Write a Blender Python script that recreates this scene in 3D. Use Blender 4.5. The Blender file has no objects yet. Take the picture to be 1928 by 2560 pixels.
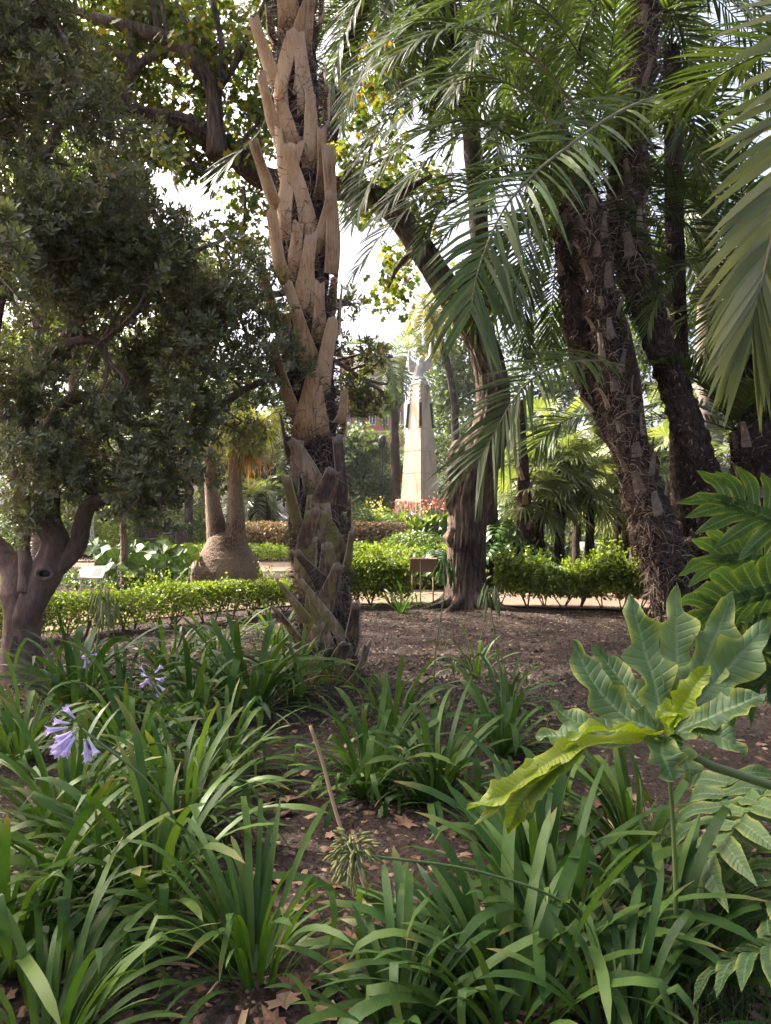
import bpy, math, random
import numpy as np

# ------------------------------------------------------------------ camera, sky, sun, exposure
scene = bpy.context.scene
CAMH, FPX, CX, CY = 1.5, 1900.0, 964.0, 1280.0
cam = bpy.data.objects.new('camera', bpy.data.cameras.new('camera'))
scene.collection.objects.link(cam)
cam.location = (0, 0, CAMH)
cam.rotation_euler = (math.radians(90), 0, 0)
cam.data.sensor_fit = 'VERTICAL'
cam.data.sensor_height = 36.0
cam.data.lens = 36.0 * FPX / 2560.0
cam.data.clip_start = 0.05
cam.data.clip_end = 1000
scene.camera = cam

SUN_AZ = math.atan2(-0.87, 0.49)      # the sun stands behind the garden, to the left
SUN_EL = math.radians(44)
world = bpy.data.worlds.new('World'); scene.world = world; world.use_nodes = True
nt = world.node_tree
sky = nt.nodes.new('ShaderNodeTexSky'); sky.sky_type = 'NISHITA'; sky.sun_disc = False
sky.sun_elevation = SUN_EL; sky.sun_rotation = SUN_AZ % (2 * math.pi)
sky.dust_density = 9.0; sky.air_density = 0.55; sky.ozone_density = 0.0
bg = nt.nodes['Background']; bg.inputs[1].default_value = 0.15
nt.links.new(sky.outputs[0], bg.inputs[0])
sd = bpy.data.lights.new('sun', 'SUN'); sd.energy = 4.6; sd.angle = math.radians(0.55); sd.color = (1.0, 0.93, 0.82)
sun = bpy.data.objects.new('sun', sd); scene.collection.objects.link(sun)
to_sun = np.array([math.sin(SUN_AZ) * math.cos(SUN_EL), math.cos(SUN_AZ) * math.cos(SUN_EL), math.sin(SUN_EL)])
from mathutils import Vector, Matrix
sun.rotation_euler = Vector(-to_sun).to_track_quat('-Z', 'Y').to_euler()
sun.location = (-20, 20, 25)
scene.view_settings.view_transform = 'Standard'; scene.view_settings.look = 'None'
scene.view_settings.gamma = 1.0; scene.view_settings.use_curve_mapping = False
scene.view_settings.exposure = 2.14
cy = scene.cycles
cy.max_bounces = 6; cy.diffuse_bounces = 4; cy.glossy_bounces = 2; cy.transmission_bounces = 6; cy.transparent_max_bounces = 4
cy.caustics_reflective = False; cy.caustics_refractive = False; cy.sample_clamp_indirect = 8.0
cy.use_denoising = True

# ------------------------------------------------------------------ helpers
C = scene.collection
rng = np.random.default_rng(11)
random.seed(5)
TAU = 2 * math.pi
A = np.array
def P(px, py, Z):                    # a place seen at (px, py) of the photograph, Z metres away
    return A([(px - CX) / FPX * Z, Z, CAMH - (py - CY) / FPX * Z])
def G(px, py):                       # ground place
    Z = CAMH * FPX / (py - CY)
    return A([(px - CX) / FPX * Z, Z, 0.0])
def ground_at(px, Z): return A([(px - CX) / FPX * Z, Z, 0.0])
def unit(v):
    v = np.asarray(v, float); n = np.linalg.norm(v, axis=-1, keepdims=True); return v / np.maximum(n, 1e-9)

def mk(name, V, F, smooth=True, attrs=None):
    V = np.asarray(V, np.float32).reshape(-1, 3)
    if isinstance(F, np.ndarray): F = [F]
    F = [np.asarray(f, np.int32) for f in F if len(f)]
    me = bpy.data.meshes.new(name)
    me.vertices.add(len(V)); me.vertices.foreach_set('co', V.ravel())
    loops = np.concatenate([f.ravel() for f in F])
    sizes = np.concatenate([np.full(len(f), f.shape[1], np.int32) for f in F])
    starts = np.concatenate([[0], np.cumsum(sizes)[:-1]]).astype(np.int32)
    me.loops.add(len(loops)); me.loops.foreach_set('vertex_index', loops)
    me.polygons.add(len(sizes)); me.polygons.foreach_set('loop_start', starts)
    me.polygons.foreach_set('use_smooth', np.full(len(sizes), smooth, bool))
    if attrs:
        for k, a in attrs.items():
            at = me.attributes.new(k, 'FLOAT', 'POINT'); at.data.foreach_set('value', np.asarray(a, np.float32).ravel())
    me.update(calc_edges=True)
    return me

class MB:                            # gathers pieces of one part
    def __init__(s): s.V = []; s.F = {}; s.n = 0; s.at = {}
    def add(s, V, F, **at):
        V = np.asarray(V, float).reshape(-1, 3)
        if isinstance(F, np.ndarray): F = [F]
        for f in F:
            f = np.asarray(f, int)
            if len(f): s.F.setdefault(f.shape[1], []).append(f + s.n)
        s.V.append(V); s.n += len(V)
        for k, a in at.items(): s.at.setdefault(k, []).append(np.broadcast_to(np.asarray(a, float), (len(V),)))
        return s
    def mesh(s, name, smooth=True):
        return mk(name, np.concatenate(s.V), [np.concatenate(f) for f in s.F.values()], smooth,
                  {k: np.concatenate(a) for k, a in s.at.items()} or None)

def obj(name, me, mat=None, parent=None, loc=None, rot=None, scl=None):
    o = bpy.data.objects.new(name, me); C.objects.link(o)
    if me is not None and mat is not None and not len(me.materials): me.materials.append(mat)
    if parent is not None: o.parent = parent
    if loc is not None: o.location = loc
    if rot is not None: o.rotation_euler = rot
    if scl is not None: o.scale = (scl,) * 3 if np.isscalar(scl) else scl
    return o
def thing(name, label, cat, loc=(0, 0, 0), group=None):
    o = bpy.data.objects.new(name, None); C.objects.link(o); o.location = loc; o.empty_display_size = .1
    o['label'] = label; o['category'] = cat
    if group: o['group'] = group
    return o
def tag(o, label, cat, group=None):
    o['label'] = label; o['category'] = cat
    if group: o['group'] = group
    return o
def kind(o, k): o['kind'] = k; return o
class At:                            # builds parts of a thing whose base stands at loc, from world coordinates
    def __init__(s, t): s.t = t; s.o = np.array(t.location)
    def part(s, name, mb, mat, parent=None, smooth=True):
        me = mb.mesh(name, smooth) if isinstance(mb, MB) else mb
        co = np.empty(len(me.vertices) * 3, np.float32); me.vertices.foreach_get('co', co)
        co = co.reshape(-1, 3) - s.o; me.vertices.foreach_set('co', co.ravel().astype(np.float32)); me.update()
        return obj(name, me, mat, parent or s.t)

# value noise
def _h(i):
    i = (i.astype(np.int64) * 374761393) & 0xffffffff
    i = ((i ^ (i >> 13)) * 1274126177) & 0xffffffff
    return ((i ^ (i >> 16)) & 0xffff) / 65535.0
def vnoise(p):
    p = np.asarray(p, float); i = np.floor(p).astype(np.int64); f = p - i; f = f * f * (3 - 2 * f)
    r = 0
    for dx in (0, 1):
        for dy in (0, 1):
            for dz in (0, 1):
                w = (f[..., 0] if dx else 1 - f[..., 0]) * (f[..., 1] if dy else 1 - f[..., 1]) * (f[..., 2] if dz else 1 - f[..., 2])
                r = r + w * _h((i[..., 0] + dx) + (i[..., 1] + dy) * 57 + (i[..., 2] + dz) * 8191)
    return r
def fbm(p, o=3):
    p = np.asarray(p, float); r = 0; a = .5
    for k in range(o): r = r + a * (vnoise(p * 2 ** k + 17.3 * k) - .5) * 2; a *= .5
    return r

def spline(pts, n):
    pts = np.asarray(pts, float); m = len(pts)
    if m == 2: return pts[0] + (pts[1] - pts[0]) * np.linspace(0, 1, n)[:, None]
    e = np.vstack([2 * pts[0] - pts[1], pts, 2 * pts[-1] - pts[-2]])
    t = np.linspace(0, m - 1, n); i = np.minimum(t.astype(int), m - 2); f = (t - i)[:, None]
    p0, p1, p2, p3 = e[i], e[i + 1], e[i + 2], e[i + 3]
    return .5 * (2 * p1 + (p2 - p0) * f + (2 * p0 - 5 * p1 + 4 * p2 - p3) * f ** 2 + (3 * p1 - p0 - 3 * p2 + p3) * f ** 3)
def frames(path):
    t = unit(np.gradient(path, axis=0)); u = np.empty_like(t)
    a = A([1, 0, 0.]) if abs(t[0][0]) < .8 else A([0, 1., 0])
    u[0] = unit(a - t[0] * a.dot(t[0]))
    for k in range(1, len(t)): u[k] = unit(u[k - 1] - t[k] * u[k - 1].dot(t[k]))
    return t, u, np.cross(t, u)
def tube(pts, radii, n=12, sides=8, rough=0.0, fu=3.0, fv=6.0, seed=0, cap=True, ring=None, ridge=0.0):
    path = spline(pts, n); rr = np.interp(np.linspace(0, 1, n), np.linspace(0, 1, len(radii)), radii)
    t, u, v = frames(path); th = np.arange(sides) / sides * TAU
    R = np.repeat(rr[:, None], sides, 1)
    if rough:
        s = np.concatenate([[0], np.cumsum(np.linalg.norm(np.diff(path, axis=0), axis=1))])
        q = np.stack(np.broadcast_arrays(np.cos(th)[None] * fu + seed, np.sin(th)[None] * fu, s[:, None] * fv), -1)
        R = R * (1 + rough * fbm(q, 4) * 2)
        if ridge:
            q2 = q * A([2.6, 2.6, 1.5]) + 9.1 + .35 * np.stack([fbm(q * 1.3, 2)] * 3, -1); e_ = np.abs(fbm(q2, 2)); R = R - ridge * np.clip(1 - e_ / .16, 0, 1)
    if ring is not None: R = R * ring(np.linspace(0, 1, n))[:, None]
    V = path[:, None] + R[..., None] * (np.cos(th)[None, :, None] * u[:, None] + np.sin(th)[None, :, None] * v[:, None])
    k = np.arange(n - 1)[:, None] * sides; j = np.arange(sides)[None]; j2 = (j + 1) % sides
    F = np.stack([k + j, k + j2, k + sides + j2, k + sides + j], -1).reshape(-1, 4)
    V = V.reshape(-1, 3); Fs = [F]
    if cap:
        V = np.vstack([V, path[0], path[-1]]); b = n * sides; jj = np.arange(sides); j2 = (jj + 1) % sides
        Fs.append(np.stack([j2, jj, np.full(sides, b)], -1))
        Fs.append(np.stack([(n - 1) * sides + jj, (n - 1) * sides + j2, np.full(sides, b + 1)], -1))
    return V, Fs
def box(c, s, R=None, bev=0.0):
    c = A(c, float); h = A(s, float) / 2
    V = A([[x, y, z] for z in (-1, 1) for y in (-1, 1) for x in (-1, 1)], float) * h
    if R is not None: V = V @ np.asarray(R).T
    return V + c, A([[0, 2, 3, 1], [4, 5, 7, 6], [0, 1, 5, 4], [2, 6, 7, 3], [0, 4, 6, 2], [1, 3, 7, 5]])
def rotz(a): c, s = math.cos(a), math.sin(a); return A([[c, -s, 0], [s, c, 0], [0, 0, 1.]])
def rotx(a): c, s = math.cos(a), math.sin(a); return A([[1, 0, 0], [0, c, -s], [0, s, c]])
def roty(a): c, s = math.cos(a), math.sin(a); return A([[c, 0, s], [0, 1, 0], [-s, 0, c]])

# leaf templates: x along the leaf, y across, z up
T_FULL = (A([[0, 0, 0], [.3, -.17, .035], [.3, 0, 0], [.3, .17, .035], [.72, -.17, .0], [.72, 0, -.03], [.72, .17, .0], [1, 0, -.12]]),
          A([[0, 1, 2], [0, 2, 3], [1, 4, 5], [1, 5, 2], [2, 5, 6], [2, 6, 3], [4, 7, 5], [5, 7, 6]]))
T_OBOV = (A([[0, 0, 0], [.55, -.15, .05], [.55, 0, .02], [.55, .15, .05], [.88, -.15, .02], [.88, .15, .02], [1, 0, -.03]]),
          A([[0, 1, 2], [0, 2, 3], [1, 4, 2], [2, 4, 6], [2, 6, 5], [2, 5, 3]]))
T_DIA = (A([[0, 0, 0], [.48, -.26, .06], [1, 0, -.06], [.48, .26, .06]]), A([[0, 1, 2], [0, 2, 3]]))
T_LOBE = (A([[0, 0, 0], [.22, -.12, .02], [.3, -.36, .05], [.5, -.16, 0], [.72, -.3, .02], [1, 0, -.08], [.72, .3, .02], [.5, .16, 0], [.3, .36, .05], [.22, .12, .02]]),
          A([[0, 1, 9], [1, 2, 3], [1, 3, 7], [1, 7, 9], [9, 7, 8], [3, 4, 5], [3, 5, 7], [7, 5, 6]]))
def leaf_cloud(pos, axis, nrm, size, tpl=T_DIA, wid=None):
    T, F = tpl; pos = np.asarray(pos, float); N = len(pos)
    x = unit(axis); y = unit(np.cross(nrm, x)); z = np.cross(x, y)
    s = np.broadcast_to(np.asarray(size, float), (N,))[:, None, None]
    w = 1.0 if wid is None else np.broadcast_to(np.asarray(wid, float), (N,))[:, None, None]
    V = pos[:, None] + s * (T[None, :, 0:1] * x[:, None] + w * T[None, :, 1:2] * y[:, None] + T[None, :, 2:3] * z[:, None])
    return V.reshape(-1, 3), (F[None] + (np.arange(N) * len(T))[:, None, None]).reshape(-1, F.shape[1])
def rdir(n, zb=0.0, r=None):
    v = (r or rng).normal(size=(n, 3)); v[:, 2] += zb; return unit(v)

# ------------------------------------------------------------------ materials
MATS = {}
def _mat(name):
    m = bpy.data.materials.new(name); m.use_nodes = True; MATS[name] = m
    return m, m.node_tree, m.node_tree.nodes, m.node_tree.links, m.node_tree.nodes['Principled BSDF']
def ramp(nt, cols, fac):
    r = nt.nodes.new('ShaderNodeValToRGB'); e = r.color_ramp.elements
    while len(e) < len(cols): e.new(.5)
    for k, c in enumerate(cols):
        e[k].position = c[0]; e[k].color = (*c[1], 1)
    nt.links.new(fac, r.inputs[0]); return r
def leaf_mat(name, cols, rough=.42, tr=.35, by='island', warm=(1.25, 1.3, .45), spec=.45, edge=None, vein=None, noise=6.0, lat=None):
    m, t, N, L, b = _mat(name)
    if by == 'island': src = N.new('ShaderNodeNewGeometry').outputs['Random Per Island']
    else: src = N.new('ShaderNodeObjectInfo').outputs['Random']
    tc = N.new('ShaderNodeTexCoord'); nz = N.new('ShaderNodeTexNoise'); nz.inputs['Scale'].default_value = noise
    L.new(tc.outputs['Object'], nz.inputs['Vector'])
    mx = N.new('ShaderNodeMath'); mx.operation = 'MULTIPLY_ADD'; L.new(nz.outputs[0], mx.inputs[0]); mx.inputs[1].default_value = .7
    sub = N.new('ShaderNodeMath'); sub.operation = 'MULTIPLY_ADD'; L.new(src, sub.inputs[0]); sub.inputs[1].default_value = .75; sub.inputs[2].default_value = -.22
    L.new(sub.outputs[0], mx.inputs[2])
    r = ramp(t, cols, mx.outputs[0]); col = r.outputs[0]
    for attr, c in (('edge', edge), ('vein', vein)):
        if c is None: continue
        an = N.new('ShaderNodeAttribute'); an.attribute_name = attr
        mm = N.new('ShaderNodeMix'); mm.data_type = 'RGBA'; L.new(an.outputs['Fac'], mm.inputs[0]); L.new(col, mm.inputs[6]); mm.inputs[7].default_value = (*c, 1); col = mm.outputs[2]
    if lat:
        s_ = N.new('ShaderNodeAttribute'); s_.attribute_name = 'along'; c_ = N.new('ShaderNodeAttribute'); c_.attribute_name = 'across'
        q1 = N.new('ShaderNodeMath'); q1.operation = 'MULTIPLY_ADD'; L.new(c_.outputs['Fac'], q1.inputs[0]); q1.inputs[1].default_value = -1.1; L.new(s_.outputs['Fac'], q1.inputs[2])
        q2 = N.new('ShaderNodeMath'); q2.operation = 'PINGPONG'; L.new(q1.outputs[0], q2.inputs[0]); q2.inputs[1].default_value = .5
        rv = ramp(t, [(0, (1, 1, 1)), (.12, (.25, .25, .25)), (.3, (0, 0, 0))], q2.outputs[0])
        mm = N.new('ShaderNodeMix'); mm.data_type = 'RGBA'; q3 = N.new('ShaderNodeMath'); q3.operation = 'MULTIPLY'; L.new(rv.outputs[0], q3.inputs[0]); q3.inputs[1].default_value = .2; L.new(q3.outputs[0], mm.inputs[0]); L.new(col, mm.inputs[6]); mm.inputs[7].default_value = (*lat, 1); col = mm.outputs[2]
        hh = N.new('ShaderNodeMath'); hh.operation = 'MULTIPLY_ADD'; L.new(rv.outputs[0], hh.inputs[0]); hh.inputs[1].default_value = -1.0; L.new(nz.outputs[0], hh.inputs[2])
        bp = N.new('ShaderNodeBump'); bp.inputs['Strength'].default_value = .5; bp.inputs['Distance'].default_value = .004; L.new(hh.outputs[0], bp.inputs['Height']); L.new(bp.outputs[0], b.inputs['Normal'])
    L.new(col, b.inputs['Base Color']); b.inputs['Roughness'].default_value = rough; b.inputs['Specular IOR Level'].default_value = spec
    mu = N.new('ShaderNodeMix'); mu.data_type = 'RGBA'; mu.blend_type = 'MULTIPLY'; mu.inputs[0].default_value = 1
    L.new(col, mu.inputs[6]); mu.inputs[7].default_value = (*warm, 1)
    tl = N.new('ShaderNodeBsdfTranslucent'); L.new(mu.outputs[2], tl.inputs[0])
    ms = N.new('ShaderNodeMixShader'); ms.inputs[0].default_value = tr
    L.new(b.outputs[0], ms.inputs[1]); L.new(tl.outputs[0], ms.inputs[2])
    L.new(ms.outputs[0], N['Material Output'].inputs[0])
    return m
def rough_mat(name, cols, scale=8.0, rough=.9, bump=.5, stretch=(1, 1, 1), detail=6, dist=.02, spec=.25, scale2=None, obj_rand=0.0, edge=None):
    m, t, N, L, b = _mat(name)
    tc = N.new('ShaderNodeTexCoord'); mp = N.new('ShaderNodeMapping'); mp.inputs['Scale'].default_value = stretch
    L.new(tc.outputs['Object'], mp.inputs[0])
    nz = N.new('ShaderNodeTexNoise'); nz.inputs['Scale'].default_value = scale; nz.inputs['Detail'].default_value = detail; nz.inputs['Roughness'].default_value = .65
    L.new(mp.outputs[0], nz.inputs['Vector']); fac = nz.outputs[0]
    nb = N.new('ShaderNodeTexNoise'); nb.inputs['Scale'].default_value = scale2 or scale * .22; nb.inputs['Detail'].default_value = 3
    L.new(tc.outputs['Object'], nb.inputs['Vector'])
    mx = N.new('ShaderNodeMath'); mx.operation = 'MULTIPLY_ADD'; L.new(nb.outputs[0], mx.inputs[0]); mx.inputs[1].default_value = .8
    sb = N.new('ShaderNodeMath'); sb.operation = 'SUBTRACT'; L.new(fac, sb.inputs[0]); sb.inputs[1].default_value = .4; L.new(sb.outputs[0], mx.inputs[2])
    f2 = mx.outputs[0]
    if obj_rand:
        oi = N.new('ShaderNodeObjectInfo'); q = N.new('ShaderNodeMath'); q.operation = 'MULTIPLY_ADD'
        L.new(oi.outputs['Random'], q.inputs[0]); q.inputs[1].default_value = obj_rand
        q2 = N.new('ShaderNodeMath'); q2.operation = 'SUBTRACT'; L.new(f2, q2.inputs[0]); q2.inputs[1].default_value = obj_rand / 2; L.new(q2.outputs[0], q.inputs[2]); f2 = q.outputs[0]
    r = ramp(t, cols, f2); col = r.outputs[0]
    if edge:
        an = N.new('ShaderNodeAttribute'); an.attribute_name = 'edge'; mm = N.new('ShaderNodeMix'); mm.data_type = 'RGBA'; L.new(an.outputs['Fac'], mm.inputs[0]); L.new(col, mm.inputs[6]); mm.inputs[7].default_value = (*edge, 1); col = mm.outputs[2]
    L.new(col, b.inputs['Base Color'])
    b.inputs['Roughness'].default_value = rough; b.inputs['Specular IOR Level'].default_value = spec
    if bump:
        bp = N.new('ShaderNodeBump'); bp.inputs['Strength'].default_value = bump; bp.inputs['Distance'].default_value = dist
        L.new(fac, bp.inputs['Height']); L.new(bp.outputs[0], b.inputs['Normal'])
    return m
def isl_mat(name, cols, rough=.85, spec=.2):
    m, t, N, L, b = _mat(name)
    r = ramp(t, cols, N.new('ShaderNodeNewGeometry').outputs['Random Per Island']); L.new(r.outputs[0], b.inputs['Base Color'])
    b.inputs['Roughness'].default_value = rough; b.inputs['Specular IOR Level'].default_value = spec
    return m
def plain(name, c, rough=.6, metal=0.0, spec=.4):
    m, t, N, L, b = _mat(name); b.inputs['Base Color'].default_value = (*c, 1); b.inputs['Roughness'].default_value = rough
    b.inputs['Metallic'].default_value = metal; b.inputs['Specular IOR Level'].default_value = spec; return m
# ------------------------------------------------------------------ material list
M_soil = rough_mat('soil', [(.22, (.016, .011, .009)), (.42, (.042, .030, .024)), (.62, (.088, .064, .051)), (.9, (.17, .128, .102))], 42, .97, 1.0, dist=.04, scale2=1.4, spec=.1)
M_chip = isl_mat('soil_chips', [(0, (.018, .013, .011)), (.55, (.055, .04, .031)), (.88, (.10, .073, .055)), (.97, (.16, .118, .085)), (1, (.26, .2, .14))])
M_dry = leaf_mat('dry_leaf', [(.2, (.13, .07, .045)), (.5, (.25, .145, .09)), (.8, (.36, .23, .15))], .7, .12, 'object', (1.2, 1, .7), .2)
M_path = rough_mat('path_earth', [(.2, (.11, .07, .049)), (.5, (.165, .108, .076)), (.8, (.22, .152, .112))], 30, .95, .4, scale2=.9)
M_stone = rough_mat('monument_stone', [(.18, (.15, .115, .085)), (.34, (.37, .285, .205)), (.5, (.49, .385, .28)), (.75, (.56, .455, .34))], 3.0, .8, .3, (1, 1, .3), scale2=.9)
M_marble = rough_mat('statue_stone', [(.2, (.36, .33, .30)), (.7, (.56, .53, .48))], 5, .7, .3)
M_plinth = rough_mat('plinth_stone', [(.2, (.2, .15, .11)), (.7, (.42, .33, .24))], 3, .85, .35, scale2=1.0)
M_bronze = rough_mat('bronze', [(.2, (.02, .022, .024)), (.8, (.06, .06, .06))], 9, .5, .3)
M_brick = rough_mat('red_wall', [(.2, (.30, .11, .085)), (.8, (.42, .17, .13))], 2, .9, .1)
M_white = rough_mat('white_paint', [(.2, (.6, .6, .6)), (.8, (.8, .8, .8))], 3, .6, .05)
M_glass = plain('window_glass', (.05, .07, .09), .1)
M_cream = rough_mat('cream_wall', [(.2, (.5, .42, .34)), (.8, (.62, .54, .45))], 1, .9, .05)
M_iron = plain('dark_iron', (.025, .027, .03), .5, .3)
M_castiron = plain('cast_iron_grey', (.22, .23, .24), .45, .6)
M_bwood = rough_mat('bench_wood', [(.2, (.045, .032, .028)), (.8, (.11, .08, .07))], 9, .6, .2, (1, 12, 12))
M_binwood = rough_mat('bin_wood', [(.2, (.05, .035, .028)), (.8, (.13, .09, .07))], 9, .7, .2, (8, 8, 1))
M_signback = rough_mat('sign_board_brown', [(.2, (.26, .16, .11)), (.8, (.36, .24, .17))], 6, .6, .1)
M_signface = plain('sign_face', (.52, .53, .52), .35)
M_signink = plain('sign_print', (.06, .065, .06), .5)
M_signleg = rough_mat('sign_leg', [(.2, (.42, .40, .32)), (.8, (.55, .52, .43))], 9, .55, .05)
M_signleg2 = rough_mat('sign_leg_brown', [(.2, (.26, .19, .11)), (.8, (.36, .27, .17))], 9, .6, .05)
M_oak = rough_mat('oak_bark', [(.28, (.026, .018, .014)), (.45, (.10, .07, .052)), (.6, (.175, .127, .096)), (.85, (.29, .225, .175))], 26, .95, 1.0, (1, 1, .16), dist=.06, scale2=1.5)
M_evbark = rough_mat('evergreen_bark', [(.25, (.085, .055, .044)), (.55, (.17, .115, .092)), (.85, (.28, .205, .165))], 22, .9, .8, (1, 1, .4), dist=.02, scale2=2.5)
M_pbark = rough_mat('ponytail_bark', [(.36, (.07, .045, .032)), (.43, (.19, .13, .09)), (.7, (.31, .225, .16))], 34, .9, 1.0, (1.7, 1.7, .4), dist=.04, detail=2, scale2=1.2)
M_ptrunk = rough_mat('palm_fibre_trunk', [(.28, (.013, .008, .007)), (.48, (.045, .030, .024)), (.65, (.085, .058, .046)), (.85, (.155, .112, .09))], 34, .95, 1.0, (1, 1, .35), dist=.05, scale2=2)
M_ringtrunk = rough_mat('ringed_trunk', [(.25, (.10, .08, .07)), (.5, (.19, .155, .13)), (.8, (.28, .23, .2))], 14, .9, .6, (1, 1, 3), dist=.015)
M_fibre = isl_mat('palm_fibre', [(0, (.035, .023, .018)), (.45, (.10, .068, .05)), (.8, (.2, .145, .105)), (1, (.36, .28, .2))])
M_stub = rough_mat('old_leaf_stub', [(.2, (.13, .095, .07)), (.5, (.23, .175, .135)), (.8, (.33, .265, .21))], 26, .85, .5, (3, 3, .3), obj_rand=.35)
M_base = rough_mat('leaf_base_tan', [(.12, (.11, .062, .034)), (.28, (.32, .18, .085)), (.5, (.48, .30, .16)), (.8, (.58, .41, .255))], 20, .68, .6, (3, 3, .2), dist=.008, scale2=4, spec=.25, obj_rand=.4, edge=(.50, .38, .26))
M_moss = rough_mat('leaf_base_mossy', [(.15, (.05, .031, .026)), (.3, (.12, .068, .046)), (.38, (.22, .13, .07)), (.45, (.16, .15, .036)), (.54, (.17, .15, .04)), (.62, (.22, .14, .088)), (.76, (.33, .235, .16)), (.95, (.42, .33, .25))], 11, .65, .5, (2.5, 2.5, .35), dist=.008, scale2=5, spec=.3, obj_rand=.6, edge=(.46, .37, .28))

def greens(a, b, c): return [(.05, a), (.45, b), (.95, c)]
L_ever = leaf_mat('evergreen_leaf', [(0, (.062, .074, .042)), (.4, (.115, .130, .074)), (.75, (.175, .188, .112)), (.88, (.20, .19, .115)), (.95, (.22, .14, .085)), (1, (.32, .2, .115))], .45, .38, noise=2, spec=.4)
L_oak = leaf_mat('oak_leaf', [(0, (.045, .08, .02)), (.45, (.09, .13, .025)), (.72, (.17, .18, .03)), (.92, (.30, .22, .03)), (1, (.36, .13, .02))], .5, .42, noise=.8)
L_hedge = leaf_mat('hedge_leaf', greens((.06, .10, .014), (.14, .20, .026), (.25, .29, .045)), .42, .5)
L_agap = leaf_mat('strap_leaf', greens((.023, .060, .011), (.052, .110, .019), (.105, .168, .034)), .48, .3, 'object', noise=9, spec=.25, edge=(.33, .21, .09))
L_agap2 = leaf_mat('strap_leaf_blue', greens((.021, .056, .012), (.046, .102, .021), (.095, .158, .037)), .48, .3, 'object', noise=9, spec=.25, edge=(.33, .21, .09))
L_yel = leaf_mat('yellowed_leaf', [(.2, (.30, .17, .03)), (.8, (.48, .32, .07))], .5, .3, 'object', (1.1, 1, .5))
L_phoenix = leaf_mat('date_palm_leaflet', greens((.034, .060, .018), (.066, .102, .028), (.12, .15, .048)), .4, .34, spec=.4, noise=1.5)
L_phnear = leaf_mat('near_leaflet', greens((.095, .12, .042), (.155, .178, .075), (.245, .255, .13)), .52, .33, 'object', spec=.2, noise=2)
L_phnear2 = leaf_mat('arching_leaflet', greens((.034, .062, .017), (.064, .102, .026), (.11, .145, .044)), .4, .3, 'object', spec=.4, noise=2)
L_yelpalm = leaf_mat('yellowish_palm_leaflet', greens((.12, .14, .03), (.24, .22, .05), (.36, .29, .08)), .45, .45)  # yellowish leaflet colour of the far palms
L_fan = leaf_mat('fan_palm_leaf', greens((.08, .11, .04), (.155, .19, .08), (.26, .28, .15)), .4, .38, spec=.45, noise=1)
L_rach = plain('frond_stalk', (.16, .15, .07), .5)
L_round = leaf_mat('round_leaf', greens((.014, .036, .009), (.032, .068, .015), (.075, .125, .028)), .55, .3, 'object', spec=.15, vein=(.13, .18, .06))
L_mon = leaf_mat('split_leaf', greens((.03, .068, .018), (.055, .11, .03), (.10, .16, .045)), .32, .3, 'object', spec=.5)
L_phil = leaf_mat('philodendron_leaf', greens((.038, .088, .034), (.065, .125, .048), (.11, .175, .07)), .42, .3, 'object', spec=.32, edge=(.33, .37, .08), vein=(.22, .29, .13), noise=14, lat=(.16, .24, .10))
L_philn = leaf_mat('philodendron_young', greens((.07, .13, .012), (.14, .21, .018), (.22, .27, .03)), .4, .4, 'object', spec=.45, edge=(.36, .40, .04), vein=(.2, .27, .05), noise=14, lat=(.26, .31, .04))
L_stem = leaf_mat('green_stem', greens((.08, .13, .04), (.12, .17, .055), (.16, .2, .08)), .45, .1, 'object')
L_pod = leaf_mat('seed_pod', greens((.12, .15, .045), (.18, .20, .06), (.26, .25, .09)), .5, .2)
L_purple = leaf_mat('purple_petal', [(.1, (.50, .45, .66)), (.5, (.60, .55, .76)), (.9, (.70, .67, .84))], .6, .35, warm=(1.05, 1, 1.1), edge=(.36, .27, .55), spec=.2)
L_straw = leaf_mat('dry_stalk', [(.2, (.30, .20, .11)), (.8, (.46, .34, .21))], .6, .05, 'object')
L_redh = leaf_mat('reddish_hedge_leaf', [(.05, (.075, .075, .035)), (.4, (.16, .11, .06)), (.7, (.30, .17, .11)), (1, (.40, .25, .17))], .5, .3, noise=.6)
L_canna = leaf_mat('canna_leaf', greens((.05, .10, .02), (.10, .16, .03), (.2, .25, .05)), .4, .4)
L_red = leaf_mat('canna_red', [(.1, (.17, .04, .03)), (.5, (.31, .10, .06)), (.9, (.42, .2, .12))], .5, .35, warm=(1.2, .9, .8))
L_yf = leaf_mat('yellow_petal', [(.1, (.55, .45, .12)), (.9, (.7, .62, .3))], .5, .3)
L_bg = [leaf_mat('tree_leaf_blue_green', greens((.045, .075, .035), (.085, .125, .06), (.15, .19, .09)), .5, .4, noise=.3),
        leaf_mat('tree_leaf_bright', greens((.06, .10, .02), (.12, .17, .035), (.22, .25, .06)), .5, .45, noise=.3),
        leaf_mat('tree_leaf_dark', greens((.028, .05, .018), (.055, .085, .03), (.10, .14, .045)), .5, .35, noise=.3)]
L_grass = leaf_mat('grass_blade', greens((.04, .08, .02), (.08, .13, .035), (.15, .19, .06)), .5, .4)
L_pony = leaf_mat('ponytail_leaf', greens((.08, .11, .03), (.16, .17, .045), (.27, .20, .06)), .5, .45)
L_ponyd = leaf_mat('ponytail_dry_leaf', [(.1, (.30, .14, .05)), (.9, (.46, .26, .10))], .6, .4, warm=(1.1, 1, .7))

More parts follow.
